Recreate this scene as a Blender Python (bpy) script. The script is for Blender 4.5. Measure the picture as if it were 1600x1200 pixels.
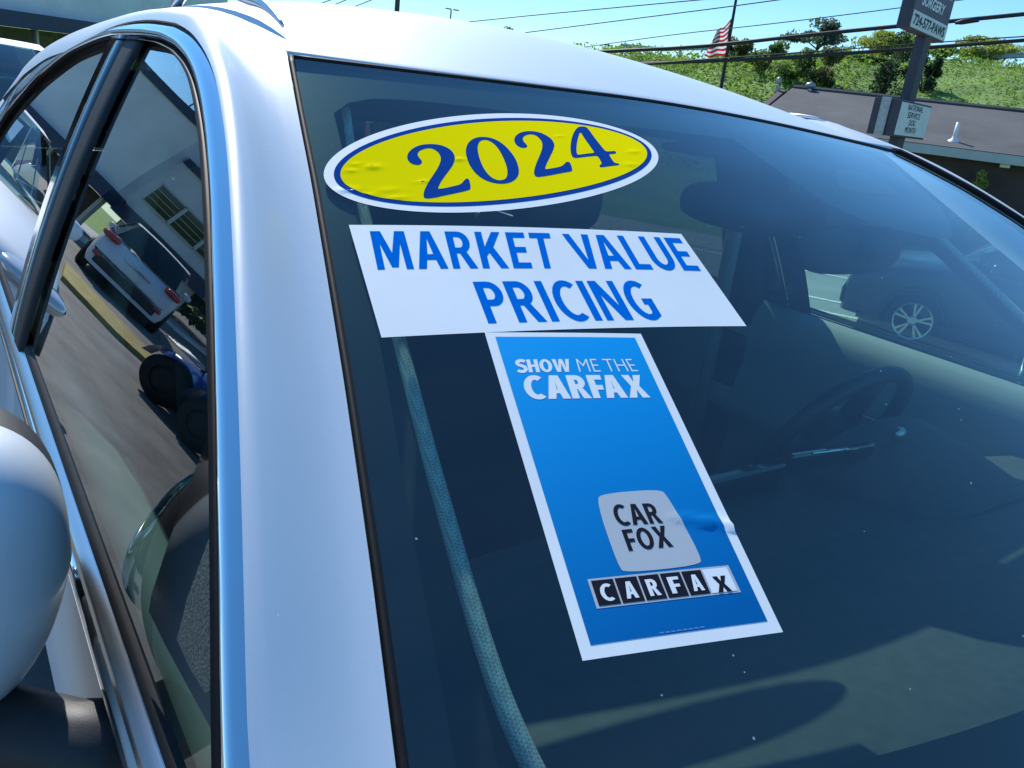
import bpy, bmesh, math, random
import numpy as np
from mathutils import Vector, Matrix
from mathutils.bvhtree import BVHTree
random.seed(7)
R = math.radians
for o in list(bpy.data.objects):
    bpy.data.objects.remove(o)
SC = bpy.context.scene
COL = SC.collection

# ------------------------------------------------------------------ camera
F_PX = 1289.0
ROLL = math.atan(.123)
TILT = math.atan(459.5 / F_PX)
HEAD = R(36.3)
CAM = Vector((-.961, -1.0215, 1.54))
_fw = Vector((math.sin(HEAD) * math.cos(TILT), math.cos(HEAD) * math.cos(TILT), -math.sin(TILT)))
_r0 = Vector((math.cos(HEAD), -math.sin(HEAD), 0))
_u0 = _r0.cross(_fw)
_s, _c = math.sin(ROLL), math.cos(ROLL)
_r = _c * _r0 + _s * _u0
_u = -_s * _r0 + _c * _u0
cam_data = bpy.data.cameras.new('camera')
cam = bpy.data.objects.new('camera', cam_data)
COL.objects.link(cam)
cam_data.sensor_fit = 'HORIZONTAL'
cam_data.sensor_width = 36
cam_data.lens = 36 * F_PX / 1600
cam_data.clip_start = .02
cam_data.clip_end = 3000
cam.matrix_world = Matrix(((_r.x, _u.x, -_fw.x, CAM.x), (_r.y, _u.y, -_fw.y, CAM.y),
                           (_r.z, _u.z, -_fw.z, CAM.z), (0, 0, 0, 1)))
SC.camera = cam

# ------------------------------------------------------------------ light
SUN_DIR = Vector((.10, .486, .45)).normalized()
SUN_EL = math.asin(SUN_DIR.z)
SUN_AZ = math.atan2(SUN_DIR.x, SUN_DIR.y)
world = bpy.data.worlds.new('World')
SC.world = world
world.use_nodes = True
wn = world.node_tree.nodes
sky = wn.new('ShaderNodeTexSky')
sky.sky_type = 'NISHITA'
sky.sun_disc = False
sky.sun_elevation = SUN_EL
sky.sun_rotation = SUN_AZ
sky.altitude = 300
sky.air_density = 1.0
sky.dust_density = .0
sky.ozone_density = 4.0
wn['Background'].inputs['Strength'].default_value = .14
sgam = wn.new('ShaderNodeGamma')              # the phone's tone curve and cool balance on the sky, the same all over
sgam.inputs['Gamma'].default_value = .65
world.node_tree.links.new(sky.outputs[0], sgam.inputs['Color'])
stint = wn.new('ShaderNodeVectorMath'); stint.operation = 'MULTIPLY'
stint.inputs[1].default_value = (.88, 1.17, 1.36)
shsv = wn.new('ShaderNodeHueSaturation')
shsv.inputs['Saturation'].default_value = 1.42
world.node_tree.links.new(sgam.outputs[0], shsv.inputs['Color'])
world.node_tree.links.new(shsv.outputs[0], stint.inputs[0])
world.node_tree.links.new(stint.outputs[0], wn['Background'].inputs['Color'])
sd = bpy.data.lights.new('sun', 'SUN')
sd.energy = 3.3
sd.angle = R(.55)
sd.color = (1.0, .97, .90)
sun = bpy.data.objects.new('sun', sd)
COL.objects.link(sun)
sun.rotation_euler = (-SUN_DIR).to_track_quat('-Z', 'Y').to_euler()
SC.view_settings.view_transform = 'Standard'
SC.view_settings.look = 'None'
SC.view_settings.gamma = 1
SC.view_settings.use_curve_mapping = False
SC.view_settings.exposure = .84
SC.cycles.max_bounces = 10
SC.cycles.transparent_max_bounces = 16
SC.cycles.caustics_reflective = False
SC.cycles.caustics_refractive = False
SC.cycles.sample_clamp_indirect = 6
SC.cycles.use_denoising = True

# ------------------------------------------------------------------ helpers
def ray(px, py):
    return (px - 800) / F_PX * _r - (py - 600) / F_PX * _u + _fw

def solve(px, py, fn, t0=.1, t1=8, n=900):
    d = ray(px, py)
    pt, pv = t0, fn(CAM + d * t0)
    for i in range(1, n + 1):
        t = t0 + (t1 - t0) * i / n
        v = fn(CAM + d * t)
        if pv * v <= 0:
            a, b, va = pt, t, pv
            for _ in range(30):
                m = (a + b) / 2
                vm = fn(CAM + d * m)
                if va * vm <= 0: b = m
                else: a, va = m, vm
            return CAM + d * ((a + b) / 2)
        pt, pv = t, v
    raise ValueError('no hit %s' % ((px, py),))

def on_axis(px, py, ax, val):
    d = ray(px, py)
    return CAM + d * ((val - CAM[ax]) / d[ax])

def at(px, py, dist):
    """point at a horizontal distance along the sight line of a picture point"""
    d = ray(px, py)
    return CAM + d * (dist / math.hypot(d.x, d.y))

def polar(az, dist, z=0.0):
    """az in degrees from the car's +Y axis toward +X, seen from the camera"""
    return Vector((CAM.x + dist * math.sin(R(az)), CAM.y + dist * math.cos(R(az)), z))

def resample(pts, n):
    pts = [Vector(p) for p in pts]
    L = [0]
    for a, b in zip(pts, pts[1:]):
        L.append(L[-1] + (b - a).length)
    out, j = [], 0
    for i in range(n):
        s = L[-1] * i / (n - 1)
        while j < len(L) - 2 and L[j + 1] < s: j += 1
        k = (s - L[j]) / max(1e-9, L[j + 1] - L[j])
        out.append(pts[j].lerp(pts[j + 1], k))
    return out

def smooth(pts, it=3):
    pts = [Vector(p) for p in pts]
    for _ in range(it):
        q = [pts[0]]
        for a, b, c in zip(pts, pts[1:], pts[2:]):
            q.append((a + 2 * b + c) / 4)
        q.append(pts[-1])
        pts = q
    return pts

def spline(pts, n, it=3):
    return resample(smooth(resample(pts, n), it), n)

def mx(p): return Vector((-p[0], p[1], p[2]))

class MB:
    def __init__(s): s.v, s.f = [], []
    def add(s, vs, fs):
        k = len(s.v)
        s.v += [tuple(v) for v in vs]
        s.f += [tuple(i + k for i in f) for f in fs]
        return s
    def box(s, c, d, rot=None, taper=1.0):
        x, y, z = d[0] / 2, d[1] / 2, d[2] / 2
        vs = [Vector((sx * x * (taper if sz > 0 else 1), sy * y * (taper if sz > 0 else 1), sz * z)) for sz in (-1, 1) for sy in (-1, 1) for sx in (-1, 1)]
        if rot is not None: vs = [rot @ v for v in vs]
        vs = [v + Vector(c) for v in vs]
        return s.add(vs, [(0, 2, 3, 1), (4, 5, 7, 6), (0, 1, 5, 4), (2, 6, 7, 3), (0, 4, 6, 2), (1, 3, 7, 5)])
    def grid(s, rows, closed_u=False, closed_v=False):
        nu, nv = len(rows), len(rows[0])
        vs = [p for r_ in rows for p in r_]
        fs = []
        for i in range(nu if closed_u else nu - 1):
            for j in range(nv if closed_v else nv - 1):
                a, b = i, (i + 1) % nu
                c, d = j, (j + 1) % nv
                fs.append((a * nv + c, a * nv + d, b * nv + d, b * nv + c))
        return s.add(vs, fs)
    def tube(s, pts, rad, n=8, cap=True):
        pts = [Vector(p) for p in pts]
        rows = []
        m = len(pts)
        ref = None
        for i, p in enumerate(pts):
            t = (pts[min(i + 1, m - 1)] - pts[max(i - 1, 0)]).normalized()
            if ref is None:
                ref = t.orthogonal().normalized()
            ref = (ref - t * ref.dot(t)).normalized()
            b = t.cross(ref)
            rr = rad[i] if isinstance(rad, (list, tuple)) else rad
            rows.append([p + (ref * math.cos(2 * math.pi * k / n) + b * math.sin(2 * math.pi * k / n)) * rr for k in range(n)])
        k0 = len(s.v)
        s.grid(rows, closed_v=True)
        if cap:
            s.f.append(tuple(k0 + k for k in reversed(range(n))))
            s.f.append(tuple(k0 + (m - 1) * n + k for k in range(n)))
        return s
    def lathe(s, c, axis, prof, n=24, ref=None):
        """prof: list of (radius, along)"""
        axis = Vector(axis).normalized()
        a = axis.orthogonal().normalized() if ref is None else Vector(ref)
        b = axis.cross(a)
        rows = [[Vector(c) + axis * h + (a * math.cos(2 * math.pi * k / n) + b * math.sin(2 * math.pi * k / n)) * r_ for k in range(n)] for r_, h in prof]
        return s.grid(rows, closed_v=True)
    def prism(s, poly, off):
        """polygon of 3-D points extruded by off"""
        n = len(poly)
        off = Vector(off)
        vs = [Vector(p) for p in poly] + [Vector(p) + off for p in poly]
        fs = [tuple(reversed(range(n))), tuple(range(n, 2 * n))]
        for i in range(n):
            j = (i + 1) % n
            fs.append((i, j, n + j, n + i))
        return s.add(vs, fs)
    def build(s, name, mat, parent=None, smooth=False, fix=True, bevel=0, loc=None, flip=False):
        me = bpy.data.meshes.new(name)
        me.from_pydata(s.v, [], s.f)
        if fix or flip:
            bm = bmesh.new(); bm.from_mesh(me)
            if fix: bmesh.ops.recalc_face_normals(bm, faces=bm.faces)
            if flip: bmesh.ops.reverse_faces(bm, faces=bm.faces)
            bm.to_mesh(me); bm.free()
        if smooth:
            me.polygons.foreach_set('use_smooth', [True] * len(me.polygons))
        me.materials.append(mat)
        o = bpy.data.objects.new(name, me)
        COL.objects.link(o)
        if parent is not None: o.parent = parent
        if loc is not None: o.location = loc
        if bevel:
            m = o.modifiers.new('bevel', 'BEVEL'); m.width = bevel; m.segments = 2; m.limit_method = 'ANGLE'
            if smooth is False: pass
        return o

def tag(o, label=None, cat=None, group=None, kind=None):
    if label: o['label'] = label
    if cat: o['category'] = cat
    if group: o['group'] = group
    if kind: o['kind'] = kind
    return o

def thing(name, label, cat, loc=(0, 0, 0), rz=0, group=None):
    o = bpy.data.objects.new(name, None)
    o.empty_display_size = .2
    COL.objects.link(o)
    o.location = loc
    o.rotation_euler = (0, 0, rz)
    return tag(o, label, cat, group)

# ------------------------------------------------------------------ materials
def mat(name, color=(.5, .5, .5), rough=.5, metal=0.0, spec=.5, coat=0, noise=None, bump=None, emis=None):
    m = bpy.data.materials.new(name)
    m.use_nodes = True
    nt = m.node_tree
    b = nt.nodes['Principled BSDF']
    b.inputs['Base Color'].default_value = (*color, 1)
    b.inputs['Roughness'].default_value = rough
    b.inputs['Metallic'].default_value = metal
    b.inputs['Specular IOR Level'].default_value = spec
    b.inputs['Coat Weight'].default_value = coat
    b.inputs['Coat Roughness'].default_value = .03
    if noise or bump:
        tc = nt.nodes.new('ShaderNodeTexCoord')
    if noise:   # (scale, amount, detail[, second colour])
        n = nt.nodes.new('ShaderNodeTexNoise')
        n.inputs['Scale'].default_value = noise[0]
        n.inputs['Detail'].default_value = noise[2]
        n.inputs['Roughness'].default_value = .65
        nt.links.new(tc.outputs['Object'], n.inputs['Vector'])
        rmp = nt.nodes.new('ShaderNodeValToRGB')
        c2 = noise[3] if len(noise) > 3 else tuple(c * (1 - noise[1]) for c in color)
        c1 = tuple(min(1, c * (1 + noise[1])) for c in color) if len(noise) <= 3 else color
        rmp.color_ramp.elements[0].position = .32
        rmp.color_ramp.elements[1].position = .68
        rmp.color_ramp.elements[0].color = (*c2, 1)
        rmp.color_ramp.elements[1].color = (*c1, 1)
        nt.links.new(n.outputs[0], rmp.inputs[0])
        nt.links.new(rmp.outputs[0], b.inputs['Base Color'])
    if bump:    # (scale, strength, distance)
        n2 = nt.nodes.new('ShaderNodeTexNoise')
        n2.inputs['Scale'].default_value = bump[0]
        n2.inputs['Detail'].default_value = 4
        nt.links.new(tc.outputs['Object'], n2.inputs['Vector'])
        bp = nt.nodes.new('ShaderNodeBump')
        bp.inputs['Strength'].default_value = bump[1]
        bp.inputs['Distance'].default_value = bump[2]
        nt.links.new(n2.outputs[0], bp.inputs['Height'])
        nt.links.new(bp.outputs[0], b.inputs['Normal'])
    return m

def glass_mat(name, tint, rough=0.0, dirt=0.0, boost=1.0, dirt_scale=60):
    """thin pane: tinted see-through layer under an angle dependent mirror layer, same from both faces"""
    m = bpy.data.materials.new(name)
    m.use_nodes = True
    nt = m.node_tree
    N, L = nt.nodes, nt.links
    N.remove(N['Principled BSDF'])
    out = N['Material Output']
    geo = N.new('ShaderNodeNewGeometry')
    dot = N.new('ShaderNodeVectorMath'); dot.operation = 'DOT_PRODUCT'
    L.new(geo.outputs['Normal'], dot.inputs[0]); L.new(geo.outputs['Incoming'], dot.inputs[1])
    def math_(op, a, b=None):
        n = N.new('ShaderNodeMath'); n.operation = op
        for i, x in enumerate((a, b)):
            if x is None: continue
            if isinstance(x, (int, float)): n.inputs[i].default_value = x
            else: L.new(x, n.inputs[i])
        return n.outputs[0]
    c = math_('ABSOLUTE', dot.outputs['Value'])
    p5 = math_('POWER', math_('SUBTRACT', 1.0, c), 5.0)
    f = math_('ADD', math_('MULTIPLY', p5, .957), .043)
    f2 = math_('DIVIDE', math_('MULTIPLY', f, 2.0 * boost), math_('ADD', f, 1.0))
    tr = N.new('ShaderNodeBsdfTransparent'); tr.inputs[0].default_value = (*tint, 1)
    gl = N.new('ShaderNodeBsdfGlossy'); gl.inputs['Roughness'].default_value = rough
    gl.inputs['Color'].default_value = (1, 1, 1, 1)
    mix = N.new('ShaderNodeMixShader')
    L.new(math_('MINIMUM', f2, 1.0), mix.inputs[0]); L.new(tr.outputs[0], mix.inputs[1]); L.new(gl.outputs[0], mix.inputs[2])
    res = mix.outputs[0]
    if dirt:
        tc = N.new('ShaderNodeTexCoord')
        # specks: small scattered spots of dust and dried rain
        vo = N.new('ShaderNodeTexVoronoi'); vo.inputs['Scale'].default_value = dirt_scale
        L.new(tc.outputs['Object'], vo.inputs['Vector'])
        sep = N.new('ShaderNodeSeparateColor'); L.new(vo.outputs['Color'], sep.inputs[0])
        keep = math_('GREATER_THAN', sep.outputs[0], .72)
        rad = math_('MULTIPLY', math_('POWER', sep.outputs[1], 4.0), .105)
        spot = math_('LESS_THAN', vo.outputs['Distance'], rad)
        mask = math_('MULTIPLY', keep, spot)
        ns = N.new('ShaderNodeTexNoise'); ns.inputs['Scale'].default_value = 5; ns.inputs['Detail'].default_value = 6
        mp_ = N.new('ShaderNodeMapping'); mp_.inputs['Scale'].default_value = (.35, 2.2, 2.2)
        L.new(tc.outputs['Object'], mp_.inputs['Vector']); L.new(mp_.outputs[0], ns.inputs['Vector'])
        film = math_('MULTIPLY', math_('MAXIMUM', math_('SUBTRACT', ns.outputs[0], .35), 0.0), dirt)
        am = math_('MINIMUM', math_('ADD', math_('MULTIPLY', mask, .55), film), 1.0)
        df = N.new('ShaderNodeBsdfDiffuse'); df.inputs[0].default_value = (.55, .56, .55, 1)
        mix2 = N.new('ShaderNodeMixShader')
        L.new(am, mix2.inputs[0]); L.new(res, mix2.inputs[1]); L.new(df.outputs[0], mix2.inputs[2])
        res = mix2.outputs[0]
    L.new(res, out.inputs['Surface'])
    return m

def paint_mat(name, color, metal=.08, rough=.48, scale=900):
    m = mat(name, color, rough, metal, .4, coat=.30)
    nt = m.node_tree
    b = nt.nodes['Principled BSDF']
    b.inputs['Coat Roughness'].default_value = .16
    tc = nt.nodes.new('ShaderNodeTexCoord')
    n = nt.nodes.new('ShaderNodeTexNoise'); n.inputs['Scale'].default_value = scale
    nt.links.new(tc.outputs['Object'], n.inputs['Vector'])
    mx_ = nt.nodes.new('ShaderNodeMix'); mx_.data_type = 'RGBA'
    mx_.inputs['A'].default_value = (*[c * .93 for c in color], 1)
    mx_.inputs['B'].default_value = (*[min(1, c * 1.07) for c in color], 1)
    nt.links.new(n.outputs[0], mx_.inputs['Factor'])
    # dust spots
    vo = nt.nodes.new('ShaderNodeTexVoronoi'); vo.inputs['Scale'].default_value = 38
    nt.links.new(tc.outputs['Object'], vo.inputs['Vector'])
    lt = nt.nodes.new('ShaderNodeMath'); lt.operation = 'LESS_THAN'; lt.inputs[1].default_value = .045
    sc_ = nt.nodes.new('ShaderNodeSeparateColor'); nt.links.new(vo.outputs['Color'], sc_.inputs[0])
    th_ = nt.nodes.new('ShaderNodeMath'); th_.operation = 'POWER'; th_.inputs[1].default_value = -2.0     # only a few cells hold a big enough spot
    nt.links.new(sc_.outputs[0], th_.inputs[0])
    ml_ = nt.nodes.new('ShaderNodeMath'); ml_.operation = 'MULTIPLY'
    nt.links.new(vo.outputs['Distance'], ml_.inputs[0]); nt.links.new(th_.outputs[0], ml_.inputs[1])
    nt.links.new(ml_.outputs[0], lt.inputs[0])
    mx2 = nt.nodes.new('ShaderNodeMix'); mx2.data_type = 'RGBA'
    mx2.inputs['B'].default_value = (.80, .80, .78, 1)
    nt.links.new(lt.outputs[0], mx2.inputs['Factor'])
    nt.links.new(mx_.outputs['Result'], mx2.inputs['A'])
    nt.links.new(mx2.outputs['Result'], b.inputs['Base Color'])
    return m

M = dict(
    paint=paint_mat('silver_paint', (.58, .64, .70)),
    white_paint=paint_mat('white_paint', (.78, .79, .80), 0, .4),
    blue_paint=paint_mat('dark_blue_paint', (.030, .045, .075), .3, .3),
    chrome=mat('chrome', (.86, .87, .88), .07, 1.0),
    satin=mat('satin_metal', (.62, .63, .64), .28, 1.0, bump=(400, .05, .001)),
    rubber=mat('black_rubber', (.007, .007, .008), .6, spec=.25, noise=(90, .3, 3), bump=(500, .1, .0004)),
    gloss_black=mat('gloss_black', (.008, .008, .010), .08, coat=1.0),
    plastic=mat('black_plastic', (.022, .023, .026), .55, noise=(60, .2, 3), bump=(700, .25, .0006)),
    privacy=glass_mat('privacy_glass', (.10, .125, .13), 0, .010, 1.12, dirt_scale=40),
    grain=mat('sunlit_grained_plastic', (.085, .095, .080), .8, noise=(420, .6, 3), bump=(500, .6, .001)),
    door_pad=mat('door_pad', (.40, .41, .40), .8, bump=(700, .3, .0006)),
    dash=mat('dash_plastic', (.055, .058, .060), .68, noise=(40, .18, 4), bump=(900, .35, .0006)),
    trim=mat('cabin_trim', (.022, .024, .026), .75, noise=(30, .15, 3), bump=(800, .3, .0006)),
    grey_trim=mat('light_cabin_trim', (.30, .31, .31), .8, bump=(700, .3, .0006)),
    seat=mat('seat_leather', (.03, .03, .033), .5, bump=(300, .2, .001)),
    frit=mat('black_glass_border', (.012, .014, .02), .35, spec=.3),
    tyre=mat('tyre_rubber', (.018, .018, .018), .8, bump=(200, .3, .003)),
    rim=mat('alloy', (.55, .56, .58), .25, .9),
    red_lens=mat('red_lens', (.35, .012, .012), .12, coat=1.0),
    clear_lens=mat('headlight_lens', (.55, .57, .6), .1, .3, coat=1.0),
    dark_glass=mat('dark_car_glass', (.010, .012, .014), .03, spec=.6),
    windshield=glass_mat('windshield_glass', (.62, .84, .76), 0, .034, dirt_scale=85),
    side_glass=glass_mat('side_glass', (.62, .82, .73), 0, .010, 1.12, dirt_scale=40),
    asphalt=mat('asphalt', (.135, .133, .125), .85, noise=(1.7, .35, 10), bump=(240, .6, .006)),
    road=mat('road_asphalt', (.29, .295, .285), .9, noise=(.8, .18, 8), bump=(160, .5, .006)),
    concrete=mat('concrete', (.36, .35, .32), .9, noise=(3, .2, 8), bump=(80, .4, .006)),
    line=mat('road_paint', (.75, .75, .72), .7, noise=(14, .25, 6)),
    wall=mat('grey_render_wall', (.66, .68, .70), .85, noise=(.7, .10, 6), bump=(60, .3, .004)),
    navy=mat('navy_metal', (.018, .032, .085), .4, noise=(4, .15, 3)),
    shop_glass=mat('shop_glass', (.03, .035, .032), .03, spec=.7),
    frame=mat('alu_frame', (.45, .45, .43), .4, .6),
    shingle=mat('roof_shingle', (.080, .080, .082), .9, noise=(.5, .28, 10), bump=(25, .7, .02)),
    brown=mat('brown_siding', (.060, .040, .042), .8, noise=(2, .2, 5)),
    fascia=mat('aluminium_fascia', (.40, .43, .44), .45, .2, noise=(2, .1, 4)),
    pole=mat('weathered_wood_pole', (.075, .065, .058), .9, noise=(9, .35, 5)),
    steel=mat('galvanised_steel', (.34, .355, .37), .42, .65, noise=(12, .2, 4)),
    sign_dark=mat('maroon_sign', (.085, .055, .088), .5, noise=(5, .15, 4)),
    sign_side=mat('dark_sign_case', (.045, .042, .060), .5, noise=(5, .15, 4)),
    sign_white=mat('sign_face', (.62, .66, .66), .5, noise=(4, .06, 4)),
    letter_black=mat('black_letters', (.02, .02, .025), .6),
    letter_white=mat('white_letters', (.75, .75, .78), .6),
    wire=mat('cable', (.014, .014, .017), .6),
    pvc=mat('white_pvc', (.75, .75, .73), .5),
    bark=mat('bark', (.085, .065, .05), .9, noise=(7, .35, 6), bump=(30, .7, .02)),
    vinyl_white=mat('vinyl_white', (.86, .87, .86), .6, spec=.25, noise=(8, .03, 4)),
    vinyl_yellow=mat('vinyl_yellow', (1.0, .80, .003), .6, spec=.0),
    vinyl_blue=mat('vinyl_navy', (.010, .062, .29), .6, spec=.0),
    print_blue=mat('print_blue', (.000, .165, .64), .65, spec=.0),
    print_black=mat('print_black', (.012, .013, .022), .6, spec=.1),
    print_grey=mat('print_pale', (.50, .53, .55), .6, spec=.1),
    print_pale_blue=mat('print_pale_blue', (.10, .28, .55), .5),
    sensor=mat('sensor_window', (.05, .058, .065), .4),
    green=mat('green_vinyl', (.02, .22, .10), .5),
    red=mat('flag_red', (.42, .02, .035), .8),
    flag_white=mat('flag_white', (.74, .72, .72), .8),
    atv_blue=mat('blue_plastic', (.012, .06, .32), .3, coat=.3),
    kerb_yellow=mat('dry_verge', (.30, .25, .085), .95, noise=(6, .3, 8), bump=(40, .8, .02)),
)
# ================================================================== THE CAR IN FRONT OF THE CAMERA
car = thing('parked_car', 'silver car filling the foreground with sale stickers on its windshield', 'car', (0, 0, 0))

def sx(z, y=0):
    """half width of the car's side at height z"""
    h = z - 1.10
    w = .885 - .30 * h - .30 * h * h if h > 0 else .885 + .16 * (-h) - .42 * h * h
    if y > 1.2: w -= .035 * (y - 1.2) ** 2
    if y < -1.0: w -= .09 * (-1.0 - y) ** 2
    return w
def side(px, py, off=0.0):
    p = solve(px, py, lambda q: q.x + sx(q.z, q.y) + off)
    return p
def mir(p):
    """the matching point on the driver's side (the car stands with a slight lean)"""
    p = Vector(p)
    q = Vector((-p.x, p.y, p.z))
    q.z -= .03 * max(0, min(1, (q.x + .6) / 1.2))
    return q

RAKE_T = math.tan(R(30)); BOW = .07
def e_half(z): return .6 + (1.545 - z) * .42
def wsurf(q): return q.y + (1.545 - q.z) / RAKE_T + BOW * (1 - (q.x / e_half(q.z)) ** 2)

# ---- windshield: patch spanned by its four edges
g_left = [solve(x, y, wsurf, .3, 3) for x, y in [(460, 91), (478, 185), (500, 292), (526, 440), (555, 610), (578, 760), (600, 905), (640, 1200)]]
d_ = (g_left[-1] - g_left[-2]).normalized()
g_left.append(g_left[-1] + d_ * .12)
def header(x):
    return Vector((x, -.07 * (1 - (x / .6) ** 2) - .055 * max(0, x / .6) ** 3, 1.5465 - .038 * max(0, (x + .15) / .75) ** 1.6))
g_right = [header(.615), Vector((.632, -.115, 1.488)), Vector((.650, -.200, 1.458)), Vector((.672, -.305, 1.413)),
           Vector((.715, -.50, 1.295)), Vector((.765, -.72, 1.155))]
g_right.append(mir(g_left[-1]))
NG = 61
EL = spline(g_left, NG, 2); ER = spline(g_right, NG, 3)
tl, tr = EL[0], ER[0]
top_ = [header(tl.x + (tr.x - tl.x) * i / (NG - 1)) for i in range(NG)]
d0, d1 = tl - top_[0], tr - top_[-1]
ET = [p + d0.lerp(d1, i / (NG - 1)) for i, p in enumerate(top_)]
EB = []
for i in range(NG):
    t = i / (NG - 1)
    p = EL[-1].lerp(ER[-1], t)
    k = 4 * t * (1 - t)
    EB.append(p + Vector((0, -.135 * k, -.012 * k)))
def wpatch(i, j):
    s, t = i / (NG - 1), j / (NG - 1)    # s across, t down
    return (EL[j] * (1 - s) + ER[j] * s + ET[i] * (1 - t) + EB[i] * t
            - (tl * (1 - s) * (1 - t) + tr * s * (1 - t) + EL[-1] * (1 - s) * t + ER[-1] * s * t))
WGRID = [[wpatch(i, j) for i in range(NG)] for j in range(NG)]
wm = MB().grid(WGRID)
fs = [tuple(reversed(f)) for f in wm.f]
if (Vector(wm.v[fs[0][1]]) - Vector(wm.v[fs[0][0]])).cross(Vector(wm.v[fs[0][2]]) - Vector(wm.v[fs[0][0]])).z < 0: fs = wm.f
wm.f = fs
BVH = BVHTree.FromPolygons([Vector(v) for v in wm.v], wm.f)
wind = wm.build('windshield', M['windshield'], car, smooth=True, fix=False)

def glass_px(px, py, off=0.0):
    d = ray(px, py).normalized()
    h, n, i, _ = BVH.ray_cast(CAM, d)
    if h is None:
        h, n, i, _ = BVH.find_nearest(CAM + d * 1.1)
    if n.z < 0: n = -n
    return h + n * off
def on_glass(P, off=0.0):
    h, n, i, _ = BVH.find_nearest(P)
    if n.z < 0: n = -n
    return h + n * off

def fill2d(loops, maxlen=None):
    """triangulate 2-D outline loops (holes allowed) -> verts, tris"""
    cu = bpy.data.curves.new('outline', 'CURVE'); cu.dimensions = '2D'; cu.fill_mode = 'BOTH'
    for lp in loops:
        sp = cu.splines.new('POLY'); sp.points.add(len(lp) - 1); sp.use_cyclic_u = True
        for p, q in zip(sp.points, lp): p.co = (q[0], q[1], 0, 1)
    return curve_mesh(cu, maxlen)
def curve_mesh(cu, maxlen=None):
    ob = bpy.data.objects.new('outline', cu); COL.objects.link(ob)
    dg = bpy.context.evaluated_depsgraph_get()
    me = bpy.data.meshes.new_from_object(ob.evaluated_get(dg))
    bm = bmesh.new(); bm.from_mesh(me)
    bmesh.ops.triangulate(bm, faces=bm.faces)
    if maxlen:
        for _ in range(6):
            ed = [e for e in bm.edges if e.calc_length() > maxlen]
            if not ed: break
            bmesh.ops.subdivide_edges(bm, edges=ed, cuts=1)
            bmesh.ops.triangulate(bm, faces=[f for f in bm.faces if len(f.verts) > 3])
    bm.verts.index_update()
    v = [tuple(x.co) for x in bm.verts]; f = [tuple(y.index for y in x.verts) for x in bm.faces]
    bm.free(); bpy.data.meshes.remove(me); bpy.data.objects.remove(ob)
    if cu.name in bpy.data.curves: bpy.data.curves.remove(cu)
    return v, f
def chaikin(lp, it=2):
    for _ in range(it):
        q = []
        for a, b in zip(lp, lp[1:] + lp[:1]):
            q.append((a[0] * .75 + b[0] * .25, a[1] * .75 + b[1] * .25))
            q.append((a[0] * .25 + b[0] * .75, a[1] * .25 + b[1] * .75))
        lp = q
    return lp
def text2d(s, bold=0.0, space=1.0):
    cu = bpy.data.curves.new('words', 'FONT')
    cu.body = s; cu.offset = bold; cu.space_character = space; cu.resolution_u = 4
    v, f = curve_mesh(cu, .12)
    xs = [p[0] for p in v]; ys = [p[1] for p in v]
    x0, x1, y0, y1 = min(xs), max(xs), min(ys), max(ys)
    return [((p[0] - x0) / (x1 - x0), (p[1] - y0) / (y1 - y0)) for p in v], f
def up_faces(v, f, up=Vector((0, -.5, .87))):
    out = []
    for t in f:
        n = (v[t[1]] - v[t[0]]).cross(v[t[2]] - v[t[0]])
        out.append(tuple(reversed(t)) if n.dot(up) < 0 else t)
    return out
def sheet(name, mat_, parent, v, f, up=Vector((0, -.5, .87)), smooth=True):
    b = MB(); b.v = [tuple(x) for x in v]; b.f = up_faces([Vector(x) for x in v], f, up)
    return b.build(name, mat_, parent, smooth=smooth, fix=False)
def decal_px(name, mat_, parent, loops, off, maxlen=12, relief=None):
    v, f = fill2d(loops, maxlen)
    P = []
    for x in v:
        o = off + (relief(x[0], x[1]) if relief else 0)
        P.append(glass_px(x[0], x[1], o))
    return sheet(name, mat_, parent, P, f)

# black ceramic border behind the glass (bands + the sensor patch in the middle of the header)
def band(c0, c1, n, name='glass_border', off=-.004):
    rows = [[on_glass(p, off) for p in spline(c, n, 1)] for c in (c0, c1)]
    mid = [[on_glass(a.lerp(b, t), off) for a, b in zip(*rows)] for t in (0, .33, .66, 1)]
    return MB().grid(mid)
inner_l = [glass_px(x, y) for x, y in [(522, 172), (536, 230), (560, 350), (600, 560), (650, 850), (715, 1195)]]
inner_l.append(inner_l[-1] + d_ * .1)
bl = band(EL[::4] + [EL[-1]], inner_l, 30)
bl.build('glass_border', M['frit'], wind, smooth=True)
inner_t = [glass_px(x, y) for x, y in [(522, 172), (532, 154), (560, 147), (650, 152), (800, 170), (950, 190), (1060, 203), (1150, 214)]]
top_half = [ET[int(i)] for i in np.linspace(0, 44, 24)]
band(top_half, inner_t + [glass_px(1330, 245)], 30).build('glass_border', M['frit'], wind, smooth=True)
band(ER[::4] + [ER[-1]], [on_glass(p + Vector((-.05, 0, .0))) for p in ER[::4] + [ER[-1]]], 30).build('glass_border', M['frit'], wind, smooth=True)
band(EB[::4], [on_glass(p + Vector((0, .07, .05))) for p in EB[::4]], 30).build('glass_border', M['frit'], wind, smooth=True)
decal_px('sensor_patch', M['frit'], wind, [[(1120, 196), (1145, 212), (1180, 236), (1225, 268), (1290, 312), (1345, 338), (1400, 355), (1450, 366), (1484, 370), (1491, 364), (1487, 345), (1470, 318), (1440, 290), (1400, 262), (1360, 240), (1330, 226), (1250, 208)]], -.0035)
decal_px('camera_window', M['sensor'], wind, [[(1307, 262), (1313, 290), (1345, 298), (1412, 302), (1385, 282), (1350, 266)]], -.0030)

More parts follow.
